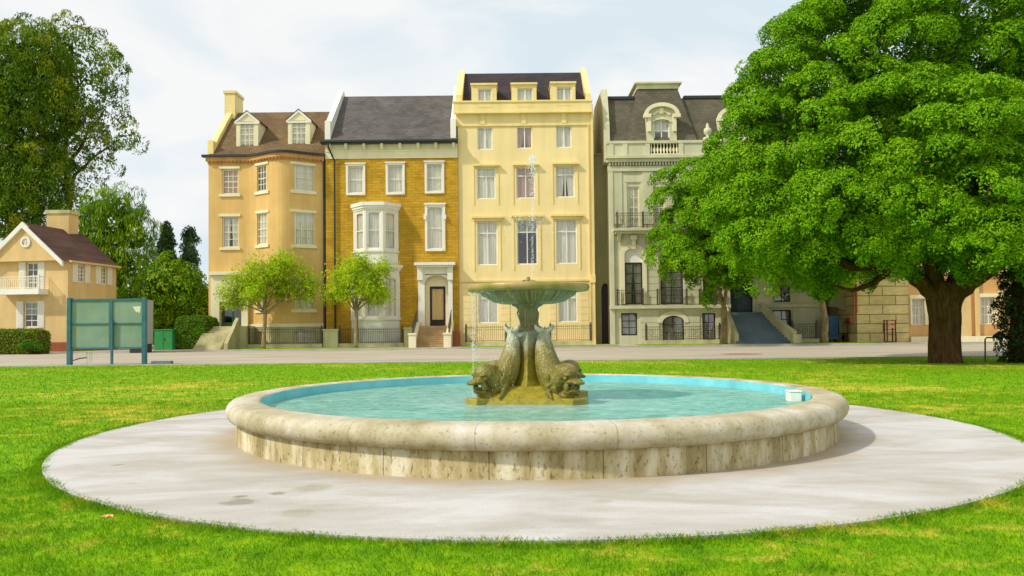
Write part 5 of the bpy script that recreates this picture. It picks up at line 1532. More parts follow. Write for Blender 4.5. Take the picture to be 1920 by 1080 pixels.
# ---------------------------------------------------------------- fences, piers, street things
def fence(name, px0, px1, pyt, pyb, Y, label, base_h=.35, spear=True, scrolls=0, step=.16, posts=None, group='iron railings before the row houses'):
    F = Facade(Y); x0, x1 = P(px0, pyb, Y).x, P(px1, pyb, Y).x; zt, zb = P((px0 + px1) / 2, pyt, Y).z, GZ + base_h
    f = thing(name, label, 'railing', ((x0 + x1) / 2, Y, GZ), group)
    mb = MB(); railing(F, mb, x0, x1, zb, zt, 0, step, .012, spear=spear)
    for i in range(scrolls): scroll(F, mb, x0 + (x1 - x0) * (i + .5) / scrolls, (zb + zt) / 2, .3, 0, 1.3, 9, .018)
    mb.build('railing', M['iron'], f)
    for p in (posts if posts is not None else (px0, px1)):
        mb = MB(); x = P(p, pyb, Y).x; mb.box(x - .09, x + .09, Y - .09, Y + .09, zb, zt + .15); mb.box(x - .05, x + .05, Y - .05, Y + .05, zt + .15, zt + .3); mb.build('post', M['iron'], f)
    mb = MB(); mb.box(x0 - .1, x1 + .1, Y - .2, Y + .2, GZ - .01, zb); mb.build('base_wall', M['pier'], f)
    return f
fence('iron_railing', 466, 603, 617, 648, 66, 'black iron railing in front of the bow fronted ochre house, left of the stone pier')
fence('iron_railing', 637, 755, 617, 648, 66, 'black iron railing in front of the white bay window of the brick house')
fence('iron_railing', 874, 949, 613, 642, 66, 'black iron railing before the cream house, left of the fountain column', posts=(874, 949))
fence('iron_railing', 1032, 1108, 611, 641, 66, 'black iron railing before the cream house, right of the fountain column', posts=(1032, 1108))
fence('iron_railing', 1212, 1350, 612, 640, 66, 'scrolled black iron railing before the arched basement door of the mansion', scrolls=7, spear=False)
fence('iron_railing', 1486, 1532, 607, 634, 66, 'short scrolled iron railing beside the slender tree right of the blue grey stair', scrolls=3, spear=False)
for i, (a, b_, pt, lab) in enumerate(((607, 634, 617, 'square stone pier at the end of the bow fronted house railing'), (758, 780, 614, 'square stone pier beside the brown front steps'))):
    mb = MB(); xa, xb = P(a, 640, 65.8).x, P(b_, 640, 65.8).x; z = P(a, pt, 65.8).z
    mb.box(xa, xb, 65.6, 66.6, GZ - .01, z - .15); mb.box(xa - .06, xb + .06, 65.54, 66.66, z - .15, z)
    tag(mb.build('stone_pier', M['pier'], origin=((xa + xb) / 2, 66, GZ), bevel=.02), lab, 'pier', 'stone piers on the pavement')
mb = MB(); xa, xb = P(849, 640, 65.8).x, P(861, 640, 65.8).x; z = P(850, 620, 65.8).z
mb.box(xa, xb, 65.9, 67.4, GZ, z); tag(mb.build('utility_cabinet', M['rust'], origin=((xa + xb) / 2, 66.4, GZ), bevel=.03), 'drab mauve cabinet just right of the brown front steps', 'cabinet')

# notice board at the left
M['boardframe'] = plain('teal_frame_paint', srgb(62, 110, 118), 0.5, 0.15)
t = NT('faded_teal_board'); n1 = t.noise(.9, 5, .6); n2 = t.noise(1.4, 4, .7, (2.5, 2.5, .7))
m_ = t.ramp(n1, [(0.3, srgb(120, 146, 124)), (0.7, srgb(142, 164, 146))]); m_ = t.mix(t.ramp(n2, [(.55, (0, 0, 0)), (.72, (.6,) * 3)]), m_, srgb(160, 160, 90)); t.bsdf(m_, .7, .2); M['board'] = t.m
YB = 38.6
FB = Facade(YB)
bb = thing('notice_board', 'large empty teal notice board on three posts at the edge of the lawn', 'notice board', (P(205, 680, YB).x, YB, 0))
zt, zb = P(200, 561, YB).z, P(200, 652, YB).z
xl, xm, xr = P(131, 620, YB).x, P(212, 620, YB).x, P(271, 620, YB).x
for x, w_ in ((xl, .14), (xr, .13)):
    mb = MB(); mb.box(x - w_ * .7, x + w_ * .7, YB - .12, YB + .12, 0, zt + .08); mb.build('post', M['boardframe'], bb, bevel=.01)
mb = MB(); mb.box(xm - .05, xm + .05, YB - .16, YB - .06, 0, P(212, 600, YB).z); mb.build('post', M['boardframe'], bb)
mb = MB(); mb.box(xl + .1, xr - .09, YB - .05, YB + .05, zt - .08, zt + .02); mb.box(xl + .1, xr - .09, YB - .05, YB + .05, zb - .06, zb + .02); zm = P(200, 607, YB).z
mb.box(xl + .1, xr - .09, YB - .045, YB - .01, zm - .04, zm + .03); xq = P(207, 620, YB).x; mb.box(xq - .05, xq + .12, YB - .049, YB + .04, zb + .02, zt - .08); mb.build('frame', M['boardframe'], bb)
mb = MB(); mb.box(xl + .1, xr - .09, YB, YB + .03, zb, zt - .05); mb.build('panel', M['board'], bb)
t = NT('torn_paper'); t.bsdf(srgb(226, 224, 196), .8, .1); M['paper'] = t.m
mb = MB(); q = [P(a, b_, YB) for a, b_ in ((249, 575), (264, 574), (263, 585), (261, 588), (259, 584), (256, 586), (252, 580))]
mb.add([(p.x, YB - .008, p.z) for p in q], [tuple(range(7))]); mb.build('torn_paper', M['paper'], bb)
t = NT('grey_sheet'); t.bsdf(srgb(168, 168, 160), .6, .3, t.noise(1, 3, .5, (6, 6, .1)), .3, .02); M['greysheet'] = t.m
YC = 60.0
cb = thing('storage_container', 'plain grey sheet metal cabinet standing behind the right post of the notice board', 'container', (P(260, 640, YC).x, YC, 0.1))
mb = MB(); mb.box(P(240, 600, YC).x, P(287.5, 600, YC + 1.5).x, YC, YC + 1.5, P(280, 645, YC).z, P(280, 562, YC).z)
mb.build('body', M['greysheet'], cb, bevel=.02)
mb = MB(); mb.box(P(242, 600, YC).x, P(285, 600, YC + 1.4).x, YC + .1, YC + 1.4, .004, P(280, 645, YC).z - .003); mb.build('base', M['gutter'], cb)
YG = 64.0
M['greenbox'] = plain('green_box_paint', srgb(52, 140, 72), .5, .1)
gb = thing('utility_box', 'bright green metal utility box between the notice board and the clipped hedge', 'utility box', (P(306, 640, YG).x, YG, GZ))
xa, xb = P(289, 640, YG).x, P(323, 640, YG).x; zt = P(306, 618, YG).z
mb = MB(); mb.box(xa, xb, YG, YG + 1.2, GZ, zt - .08); mb.build('body', M['greenbox'], gb, bevel=.03)
mb = MB(); mb.box(xa - .04, xb + .04, YG - .04, YG + 1.24, zt - .08, zt + .02); mb.build('lid', M['greenbox'], gb, bevel=.02)
mb = MB(); mb.box((xa + xb) / 2 - .01, (xa + xb) / 2 + .01, YG - .012, YG - .002, GZ + .1, zt - .15); mb.box((xa + xb) / 2 + .1, (xa + xb) / 2 + .14, YG - .04, YG - .002, .9, 1.1); mb.build('door_handle', M['gutter'], gb)
# pipe stands under the board
p = G(172, 682, 0.0); YP = 38.9
sp_ = thing('pipe_stand', 'small pale metal stand with a bent pipe beneath the notice board', 'pipe stand', (P(168, 680, YP).x, YP, 0))
mb = MB(); xa, xb = P(163, 680, YP).x, P(172, 680, YP).x; zt = P(168, 661, YP).z
for x in (xa, (xa + xb) / 2 + .02, xb): mb.tube([(x, YP, 0), (x, YP, zt)], .025, 6)
mb.tube([(xa - .05, YP, zt), (xb + .05, YP, zt)], .03, 6); mb.build('stand', M['white'], sp_)
mb = MB(); mb.tube([(P(136, 676, YP).x, YP, P(136, 676, YP).z), (P(150, 672, YP).x, YP, P(150, 672, YP).z), (xa, YP, zt - .25)], .03, 6); mb.build('pipe', M['iron'], sp_)
mb = MB(); p0, p1 = P(285, 684, 37.9), P(323, 680, 37.9)
mb.box(p0.x, p1.x, 37.75, 38.05, .0, .20); tag(mb.build('concrete_block', M['greystep'], origin=(p0.x + .5, 37.9, 0), bevel=.03), 'low grey concrete block on the kerb right of the notice board', 'block')
# manhole
t = NT('manhole_iron'); t.bsdf(srgb(150, 110, 96), .7, .3, t.noise(20), .5, .01); M['manhole'] = t.m
p = G(1391, 664, .004); mb = MB(); mb.lathe([(.01, .012), (1.1, .012), (1.15, .006)], 24, (p.x, p.y)); tag(mb.build('manhole_cover', M['manhole'], origin=(p.x, p.y, .01)), 'rusty round manhole cover in the road before the blue grey stair', 'manhole cover')
# wooden rack
YR = 63.2
M['rackwood'] = plain('red_brown_wood', srgb(96, 46, 28), .6)
rk = thing('wooden_rack', 'tall brown wooden rack with three shelves against the stone block building', 'rack', (P(1671, 640, YR).x, YR, GZ))
xa, xb = P(1663.5, 620, YR).x, P(1679, 620, YR).x; zt = P(1671, 600, YR).z
for x in (xa, xb):
    for y in (YR, YR + .5): mb = MB(); mb.box(x - .045, x + .045, y - .04, y + .04, GZ, zt); mb.build('leg', M['rackwood'], rk)
for u in (.995, .80, .60, .36, .06):
    mb = MB(); z = GZ + (zt - GZ) * u; mb.box(xa + .046, xb - .046, YR - .03, YR + .53, z - .05, z + .0); mb.build('shelf', M['rackwood'], rk)
for u in (.86, .67):
    mb = MB(); z = GZ + (zt - GZ) * u; mb.box(xa + .05, xb - .05, YR - .02, YR + .02, z - .02, z + .18); mb.build('slat', M['orange'], rk)
# yard clutter in the gap beside the mansion
YJ = 66.2
bk = thing('backdrop_wall', 'plain mauve grey rendered wall closing the yard behind the slender tree', 'wall', (P(1540, 620, 74).x, 74, GZ))
mb = MB(); mb.box(P(1500, 600, 74).x, P(1560, 600, 74).x, 74, 74.5, GZ, P(1540, 573, 74).z); mb.build('wall', stucco('mauve_render', srgb(190, 172, 152)), bk)
sh = thing('shed', 'dim olive shed wall behind the yard clutter beside the stone block building', 'shed', (P(1580, 620, 70).x, 70, GZ))
mb = MB(); mb.box(P(1556, 600, 70).x, P(1612, 600, 70).x, 70, 76, GZ, P(1580, 500, 70).z); mb.build('wall', M['annex'], sh)
mb = MB(); mb.box(P(1554, 600, 70).x, P(1613, 600, 70).x, 69.8, 76.2, P(1580, 500, 70).z, P(1580, 495, 70).z); mb.build('roof', M['roof4'], sh)
M['bluebin'] = plain('blue_bin_plastic', srgb(48, 90, 128), .45)
xa, xb = P(1552, 610, YJ).x, P(1572, 610, YJ).x
bn_ = thing('wheeled_bin', 'dark blue wheeled bin right of the slender tree trunk', 'bin', ((xa + xb) / 2, YJ, GZ))
zt = P(1562, 594, YJ).z
mb = MB(); mb.add([(xa + .08, YJ, GZ + .3), (xb - .08, YJ, GZ + .3), (xb - .08, YJ + .7, GZ + .3), (xa + .08, YJ + .7, GZ + .3), (xa, YJ - .08, zt), (xb, YJ - .08, zt), (xb, YJ + .8, zt), (xa, YJ + .8, zt)],
                  [(0, 3, 2, 1), (4, 5, 6, 7), (0, 1, 5, 4), (1, 2, 6, 5), (2, 3, 7, 6), (3, 0, 4, 7)])
for i in range(5): x = xa + (xb - xa) * (i + .8) / 6; mb.box(x, x + .05, YJ - .09, YJ - .04, GZ + .5, zt - .1)
mb.build('body', M['bluebin'], bn_)
mb = MB(); mb.box(xa - .05, xb + .05, YJ - .15, YJ + .85, zt + .003, zt + .1); mb.build('lid', M['bluebin'], bn_, bevel=.02)
for x in (xa + .1, xb - .2):
    mb = MB(); v = []; mb.lathe([(.01, 0), (.2, 0), (.2, .1), (.01, .1)], 14, (0, 0)); mb.v = [(x + z, YJ + .45 + a, GZ + .2 + b_) for a, b_, z in mb.v]; mb.build('wheel', M['iron'], bn_)
# tipped cart with canopy
ct = thing('market_cart', 'grey cart with a slanting canopy and dark wheels beside the stone block building', 'cart', (P(1590, 640, YJ).x, YJ + .3, GZ))
yc = YJ + .3
def PP(px, py): return P(px, py, yc)
mb = MB(); q = [PP(a, b_) for a, b_ in ((1567, 570), (1575, 556), (1592, 558), (1600, 566), (1597, 587), (1566, 576))]
mb.add([(p.x, yc, p.z) for p in q] + [(p.x, yc + 1.6, p.z + .1) for p in q], [tuple(range(6))] + [tuple(range(11, 5, -1))] + [(i, (i + 1) % 6, (i + 1) % 6 + 6, i + 6) for i in range(6)])
mb.build('canopy', stucco('grey_canvas', srgb(172, 166, 134)), ct)
mb = MB(); a, b_ = PP(1573, 598), PP(1606, 624); mb.box(a.x, b_.x, yc, yc + 1.4, b_.z, a.z); mb.build('body', M['annex'], ct, bevel=.03)
for px in (1569, 1601): mb = MB(); x = PP(px, 600).x; mb.box(x - .05, x + .05, yc - .05, yc + .05, GZ + .3, PP(px, 575).z); mb.build('post', M['rackwood'], ct)
mb = MB(); a, b_ = PP(1570, 624), PP(1610, 628); mb.box(a.x, b_.x, yc - .06, yc + 1.46, b_.z - .15, b_.z + .1); mb.build('chassis', M['iron'], ct)
for px in (1575, 1584, 1603):
    mb = MB(); mb.lathe([(.03, -.05), (.34, -.05), (.38, 0), (.34, .05), (.03, .05)], 18, (0, 0)); p = PP(px, 630); mb.v = [(p.x + a, yc - .12 + z, GZ + .38 + b2) for a, b2, z in mb.v]; mb.build('wheel', M['iron'], ct)
M['red'] = plain('red_paint', srgb(190, 40, 32), .4)
a, b_ = P(1588.5, 595, YJ - .1), P(1596, 604, YJ - .1); mb = MB(); mb.box(a.x, b_.x, YJ - .3, YJ + .1, b_.z, a.z); mb.box(a.x + .05, b_.x - .05, YJ - .32, YJ - .302, b_.z + .05, a.z - .05)
rb = mb.build('red_box', M['red'], origin=(a.x, YJ, b_.z), bevel=.02); tag(rb, 'small bright red box on the front of the market cart', 'box')
tp = P(1596, 604, YJ - .1)
mb = MB(); xa, xb = P(1584, 604, YJ).x, P(1607, 604, YJ).x; z = b_.z
mb.box(xa, xb, YJ - .5, YJ + .2, z - .08, z - .002)
for x in (xa + .06, xb - .06): mb.box(x - .04, x + .04, YJ - .45, YJ - .37, GZ, z - .08)
tag(mb.build('work_bench', M['rackwood'], origin=((xa + xb) / 2, YJ, GZ)), 'narrow brown bench holding the red box beside the cart', 'bench')
# bent pipe rail at right
YQ = 33.5
mb = MB(); pp = [P(1847, 668, YQ), P(1847, 634, YQ), P(1850, 633, YQ), P(1905, 632, YQ)]
pts = [(pp[0].x, YQ, 0), (pp[1].x, YQ, pp[1].z - .05), (pp[2].x, YQ, pp[2].z), (pp[3].x, YQ, pp[3].z), (pp[3].x + .05, YQ, pp[3].z - .06), (pp[3].x + .05, YQ, 0)]
mb.tube(pts, .032, 8); c_ = P(1867, 632, YQ)
mb.ell((c_.x, YQ, c_.z + .02), (.16, .05, .045), 8, 6); mb.tube([(c_.x - .1, YQ, c_.z + .05), (c_.x - .1, YQ, c_.z + .1), (c_.x + .05, YQ, c_.z + .1)], .018, 6)
tag(mb.build('pipe_rail', M['iron'], origin=(pp[0].x, YQ, 0)), 'low bent black pipe standing on the lawn right of the big trunk', 'pipe')

# ---------------------------------------------------------------- vegetation
M['leafbig'] = leaf_mat('bright_tree_leaves', (0.075, 0.20, 0.001, 1), (0.155, 0.35, 0.0015, 1), (0.27, 0.49, 0.003, 1), .18)
M['leafstreet'] = leaf_mat('young_tree_leaves', (0.22, 0.40, 0.006, 1), (0.42, 0.60, 0.01, 1), (0.74, 0.80, 0.05, 1), .42)
M['leafeuc'] = leaf_mat('eucalyptus_leaves', (0.05, 0.12, 0.008, 1), (0.13, 0.25, 0.008, 1), (0.40, 0.42, 0.02, 1), .3)
M['leafwillow'] = leaf_mat('willow_leaves', (0.045, 0.14, 0.004, 1), (0.15, 0.31, 0.005, 1), (0.38, 0.52, 0.015, 1), .35)
M['leafcon'] = leaf_mat('conifer_leaves', (0.03, 0.07, 0.025, 1), (0.06, 0.13, 0.04, 1), (0.12, 0.2, 0.06, 1), .2)
M['leafhedge'] = leaf_mat('hedge_leaves', (0.035, 0.12, 0.006, 1), (0.09, 0.23, 0.006, 1), (0.18, 0.34, 0.015, 1), .25)
M['leafivy'] = leaf_mat('ivy_leaves', (0.015, 0.03, 0.01, 1), (0.03, 0.06, 0.015, 1), (0.12, 0.15, 0.05, 1), .2)
M['bark'] = bark_mat('brown_bark', srgb(108, 80, 50))
M['barkpale'] = bark_mat('pale_bark', srgb(170, 150, 108))

def unit(a): return a / np.maximum(np.linalg.norm(a, axis=-1, keepdims=True), 1e-9)
def leaf_quads(pos, nrm, size, aspect=.45, jit=.55, droop=0.0):
    n = len(pos)
    nn = unit(nrm + rng.normal(0, jit, (n, 3)))
    r = rng.normal(0, 1, (n, 3)); r[:, 2] -= droop * 2
    u = unit(r - nn * (r * nn).sum(1, keepdims=True)); v = np.cross(nn, u)
    L = (size * rng.uniform(.6, 1.35, n))[:, None]
    V = np.zeros((n, 4, 3))
    V[:, 0] = pos - u * L * .5; V[:, 1] = pos + v * L * aspect * .5; V[:, 2] = pos + u * L * .5 + nn * L * -.12; V[:, 3] = pos - v * L * aspect * .5
    return V
def clumps_on(lobes, spacing, jitter=.35, up_only=False):
    """clump centres and outward directions over the surface of a set of ellipsoids (centre, radii)"""
    C, D, = [], []
    for (c, r) in lobes:
        c = np.array(c); r = np.array(r)
        area = 4 * math.pi * ((r[0] * r[1]) ** 1.6 / 3 + (r[0] * r[2]) ** 1.6 / 3 + (r[1] * r[2]) ** 1.6 / 3) ** (1 / 1.6)
        n = int(area / spacing ** 2)
        k = np.arange(n) + .5
        ph = np.arccos(1 - 2 * k / n); th = math.pi * (1 + 5 ** .5) * k
        d = np.stack([np.cos(th) * np.sin(ph), np.sin(th) * np.sin(ph), np.cos(ph)], 1)
        d = unit(d + rng.normal(0, .12, d.shape))
        p = c + d * r * (1 + rng.uniform(-.14, .09, (n, 1)))
        nr = unit(d / r)
        ok = np.ones(n, bool)
        for (c2, r2) in lobes:
            if c2 is c or (np.allclose(np.array(c2), c) and np.allclose(np.array(r2), r)): continue
            ok &= (((p - np.array(c2)) / np.array(r2)) ** 2).sum(1) > .72
        C.append(p[ok]); D.append(nr[ok])
    return np.concatenate(C), np.concatenate(D)
def clump_leaves(C, D, rad, nper, size, flat=.7, upb=.55, droop=.25, tintvar=.18, aspect=.45, jit=.5):
    n = len(C)
    idx = np.repeat(np.arange(n), nper)
    ax = unit(D + np.array([0, 0, upb]))[idx]
    d = unit(rng.normal(0, 1, (len(idx), 3)) + ax * .9)
    rr = rad * rng.uniform(.65, 1.3, n)
    rads = rr[idx] * rng.uniform(.6, 1.03, len(idx)) ** .7
    off = d * rads[:, None]
    along = (off * ax).sum(1, keepdims=True)
    off = off - ax * along * (1 - flat)
    pos = C[idx] + off
    ct = rng.normal(.5, tintvar, n)
    tint = np.clip(ct[idx] + rng.normal(0, .16, len(idx)), 0, 1)
    return leaf_quads(pos, d * .8 + ax * .4, size, aspect, jit, droop), tint
def interior(lobes, n, size, scale=.72):
    out_ = []
    w_ = np.array([l[1][0] * l[1][1] * l[1][2] for l in lobes]); w_ = w_ / w_.sum()
    for (c, r), k in zip(lobes, w_):
        m = int(n * k); d = unit(rng.normal(0, 1, (m, 3))) * rng.uniform(.3, 1, (m, 1)) ** .5
        out_.append(np.array(c) + d * np.array(r) * scale)
    pos = np.concatenate(out_)
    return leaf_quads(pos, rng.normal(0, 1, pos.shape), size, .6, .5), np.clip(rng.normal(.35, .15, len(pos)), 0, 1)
def lobe(px, py, rpx, Y, sy=1.0, sz=1.0):
    p = P(px, py, Y); r = rpx * Y / FPX
    return (tuple(p), (r, r * sy, r * sz))
def limb(mb, pts, r0, r1, n=10, wob=.0):
    k = len(pts); P_ = []
    for i in range(k - 1):
        a, b_ = Vector(pts[i]), Vector(pts[i + 1])
        for q in range(5):
            p = a.lerp(b_, q / 5); P_.append(p + Vector((random.gauss(0, wob), random.gauss(0, wob), 0)))
    P_.append(Vector(pts[-1])); m = len(P_)
    mb.tube(P_, [r0 + (r1 - r0) * (i / (m - 1)) for i in range(m)], n)
def billow(lobes, s1, R1, k2, rad2, nper, size, tv=.10, jit=.42):
    C1, D1 = clumps_on(lobes, s1)
    n = len(C1); R_ = R1 * rng.uniform(.7, 1.3, n)
    C1 = C1 + D1 * rng.uniform(-.38, .18, (n, 1)) * R1
    idx = np.repeat(np.arange(n), k2)
    ax = unit(D1 * .8 + np.array([0, 0, .8]))[idx]
    d = unit(unit(rng.normal(0, 1, (len(idx), 3))) + ax * 1.05)
    C2 = C1[idx] + d * R_[idx][:, None] * np.array([1, 1, .72]) * rng.uniform(.85, 1.04, (len(idx), 1))
    return clump_leaves(C2, unit(d + D1[idx] * .3), rad2, nper, size, flat=.6, upb=.5, droop=.3, tintvar=tv, aspect=.5, jit=jit)
def make_tree(name, label, base, lobes, leafmat, barkmat, trunk_fn, spacing, rad, nper, size, inner=4000, isize=.3, group=None, cat='tree', drop=0, bil=None, **kw):
    t = thing(name, label, cat, base, group)
    mb = MB(); trunk_fn(mb); mb.build('trunk', M[barkmat], t, smooth=True)
    C, D = clumps_on(lobes, spacing); print(name, len(C))
    if drop: 
        k = rng.uniform(0, 1, len(C)) > drop; C, D = C[k], D[k]
    V, T = billow(lobes, *bil) if bil else clump_leaves(C, D, rad, nper, size, **kw)
    if inner:
        V2, T2 = interior(lobes, inner, isize); V = np.concatenate([V, V2]); T = np.concatenate([T, T2])
    quad_mesh('crown', V, M[leafmat], T, t)
    return t
# the large tree at right
YT = 31.5
tb = G(1771, 682, 0); tb = Vector((P(1773, 640, 31.8).x, 31.8, 0))
big = [lobe(1560, 170, 150, 33), lobe(1490, 290, 125, 31.5), lobe(1690, 90, 190, 33), lobe(1850, 120, 170, 34), lobe(1440, 400, 100, 31.5), lobe(1570, 390, 150, 30.5),
       lobe(1700, 320, 180, 30), lobe(1790, 450, 110, 29, sz=.75), lobe(1880, 460, 110, 28.5, sz=.8), lobe(1620, 450, 95, 31, sz=.8), lobe(1500, 465, 85, 31.5, sz=.9), lobe(2000, 330, 190, 31), lobe(2010, 100, 180, 34),
       lobe(1430, 190, 66, 32), lobe(1460, 130, 50, 32), lobe(1530, 70, 75, 33), lobe(1590, 15, 85, 33), lobe(1410, 300, 70, 31.5), lobe(1400, 370, 70, 31.5), lobe(1400, 250, 45, 32), lobe(1400, 330, 60, 32), lobe(1560, 70, 80, 33), lobe(1480, 120, 50, 33), lobe(1640, 10, 110, 33), lobe(1700, 330, 200, 35), lobe(1560, 490, 60, 33, sz=.8), lobe(1440, 500, 60, 33, sz=.7)]
big = [(c, tuple(max(.7, q - .5) for q in rr_)) for c, rr_ in big]
def big_trunk(mb):
    z1 = P(1771, 560, 31.8).z
    prof0 = [(.72, -.1), (.64, .08), (.60, .4), (.56, 1.0), (.54, 1.7), (.58, 2.3), (.70, 2.9), (.60, 3.3)]
    prof = []
    for (ra, za), (rb_, zb_) in zip(prof0, prof0[1:]): prof += [(ra + (rb_ - ra) * q / 4, za + (zb_ - za) * q / 4) for q in range(4)]
    prof.append(prof0[-1])
    mb.lathe(prof, 72, (tb.x, tb.y), lambda a, r, z: 1 + .08 * math.sin(3 * a + z * .6) + .06 * math.sin(7 * a + 1.3 * z) + .035 * math.sin(13 * a - z * 2) + .02 * math.sin(21 * a + 5 * math.sin(z * 2)) + .05 * math.sin(4 * a + 3.1 * z) * math.sin(2.3 * z + 1))
    def T(px, py, Y): return tuple(P(px, py, Y))
    limb(mb, [(tb.x - .2, tb.y, 2.6), T(1725, 530, 31.8), T(1680, 495, 32), T(1600, 500, 32.2), T(1540, 480, 32), T(1450, 470, 32)], .35, .10, 12, .04)
    limb(mb, [(tb.x - .1, tb.y, 2.6), T(1745, 500, 31.8), T(1700, 400, 32), T(1650, 280, 32.5), T(1600, 160, 33)], .35, .10, 12, .04)
    limb(mb, [(tb.x + .1, tb.y, 2.6), T(1800, 500, 31.8), T(1830, 380, 32), T(1870, 200, 33)], .35, .10, 12, .04)
    limb(mb, [(tb.x + .3, tb.y, 2.6), T(1830, 525, 31.5), T(1900, 480, 31), T(1990, 400, 31)], .36, .10, 12, .04)
    limb(mb, [T(1700, 400, 32), T(1600, 350, 31.5), T(1500, 300, 31.5)], .22, .06, 8, .04)
    limb(mb, [T(1680, 495, 32), T(1640, 530, 32), T(1600, 545, 32), T(1560, 535, 32)], .16, .04, 8, .03)
make_tree('large_tree', 'huge spreading bright green tree with a thick brown trunk on the right of the lawn', tuple(tb), big, 'leafbig', 'bark', big_trunk, 1.1, .80, 420, .125, inner=70000, isize=.19, bil=(1.6, 1.08, 25, .38, 80, .12))
# street trees whose trunks stand on the far verge
def slim_trunk(bx, by, px, pyt, Y, r=.28, fork=4, lob=None):
    def f(mb):
        top = P(px, pyt, Y)
        limb(mb, [(bx, by, GZ), (bx + .1, by, 1.6), (top.x, by, top.z)], r, r * .75, 12, .02)
        for (c, rr_) in (lob or [])[:fork]:
            limb(mb, [(top.x, by, top.z - .1), ((top.x * .6 + c[0] * .4), (by * .6 + c[1] * .4), top.z * .55 + c[2] * .45), c], r * .5, .05, 8, .05)
    return f
p = P(1356, 640, 64.5)
l1 = [lobe(1300, 380, 78, 62), lobe(1285, 475, 72, 61), lobe(1370, 500, 82, 62), lobe(1375, 400, 95, 63), lobe(1330, 335, 55, 63), lobe(1345, 520, 55, 61, sz=.8), lobe(1420, 470, 70, 63)]
l1 = [(c, tuple(max(.8, q - .95) for q in rr_)) for c, rr_ in l1]
make_tree('round_tree', 'round bright green tree hiding the middle of the mansion, on a forked pale trunk', (p.x, 64.5, GZ), l1, 'leafbig', 'barkpale', slim_trunk(p.x, 64.5, 1358, 575, 64.5, .30, 4, l1), 1.9, 1.35, 420, .22, inner=9000, isize=.4, group='round trees before the mansion', bil=(2.3, 1.5, 20, .58, 75, .19))
p = P(1546, 640, 64.0)
l2 = [lobe(1540, 500, 75, 63, sz=.8), lobe(1490, 520, 50, 63, sz=.7), lobe(1600, 505, 50, 63, sz=.7), lobe(1545, 430, 70, 63.5), lobe(1575, 545, 14, 63), lobe(1500, 545, 18, 63)]
l2 = [((c[0], c[1], c[2] + .7), tuple(max(.5, q - .35) for q in rr_)) for c, rr_ in l2]
make_tree('round_tree', 'slender pale trunked tree right of the blue grey stair, under the big tree crown', (p.x, 64, GZ), l2, 'leafbig', 'barkpale', slim_trunk(p.x, 64, 1541, 555, 64, .29, 3, l2), 1.4, .9, 260, .22, inner=5000, isize=.45, group='round trees before the mansion', aspect=.5)
# ivy clad tree at the right edge
p = G(1915, 690, 0); yv = 31.5; xv = P(1917, 640, yv).x
lv = [lobe(1922, 640, 42, yv, sz=1.2), lobe(1925, 575, 45, yv, sz=1.2), lobe(1930, 510, 48, yv, sz=1.2), lobe(1915, 680, 30, yv, sz=.6)]
def ivt(mb): limb(mb, [(xv, yv, -.05), (xv + .1, yv, 3), (xv + .3, yv, 7)], .45, .35, 14, .03)
tv = make_tree('ivy_clad_tree', 'dark ivy covered tree trunk standing at the right edge of the lawn', (xv, yv, 0), lv, 'leafivy', 'bark', ivt, .42, .34, 70, .13, inner=2500, isize=.2, droop=.5)
# eucalyptus group at the left
def T(px, py, Y): return tuple(P(px, py, Y))
def euc(label, bpx, Y, lobes, limbs, n=60, sp=1.35, rad=1.0, drop=.25, size=.42, inner=0):
    b0 = P(bpx, 640, Y)
    def f(mb):
        for pts, r0, r1 in limbs: limb(mb, [T(*q) for q in pts], r0, r1, 8, .08)
    make_tree('eucalyptus', label, (b0.x, Y, 0), lobes, 'leafeuc', 'bark', f, sp, rad, n, size, inner=inner, isize=.5, drop=drop, group='tall eucalyptus trees behind the gabled house', upb=.1, droop=.9, jit=.9, tintvar=.24, aspect=.3, flat=.9)
Ye = 88
euc('tall airy eucalyptus rising highest, its thin trunk showing right of the gabled house chimney', 126, Ye,
    [lobe(130, 90, 42, Ye), lobe(165, 120, 55, Ye), lobe(205, 130, 30, Ye), lobe(120, 160, 60, Ye), lobe(180, 190, 50, Ye), lobe(215, 245, 38, Ye, sz=.7), lobe(245, 258, 24, Ye, sz=.7), lobe(160, 270, 45, Ye), lobe(120, 250, 50, Ye), lobe(195, 310, 26, Ye, sz=.7), lobe(105, 340, 40, Ye), lobe(150, 375, 40, Ye), lobe(60, 310, 40, Ye), lobe(128, 50, 20, Ye)],
    [([(126, 640, Ye), (126, 480, Ye), (128, 380, Ye), (122, 290, Ye), (130, 180, Ye), (135, 80, Ye)], .48, .12), ([(127, 310, Ye), (165, 250, Ye), (200, 200, Ye)], .22, .05), ([(128, 340, Ye), (170, 300, Ye), (225, 260, Ye)], .2, .05), ([(124, 260, Ye), (100, 190, Ye), (90, 130, Ye)], .2, .05), ([(128, 200, Ye), (165, 140, Ye)], .18, .05)],
    n=72, drop=.27, sp=1.5, rad=.98, inner=1200)
Yf = 84
euc('broad dense eucalyptus with yellowing top at the far left edge behind the gabled house', 20, Yf,
    [lobe(60, 110, 62, Yf), lobe(15, 120, 60, Yf), lobe(-30, 180, 70, Yf), lobe(50, 190, 75, Yf), lobe(95, 200, 45, Yf), lobe(10, 280, 70, Yf), lobe(60, 330, 60, Yf), lobe(0, 370, 60, Yf), lobe(-50, 320, 70, Yf), lobe(45, 400, 50, Yf)],
    [([(20, 640, Yf), (22, 400, Yf), (20, 250, Yf), (50, 120, Yf)], .5, .12), ([(22, 280, Yf), (38, 210, Yf), (45, 180, Yf)], .25, .08), ([(20, 320, Yf), (-30, 220, Yf)], .25, .08)],
    n=120, drop=.0, sp=1.4, rad=1.15, inner=12000)
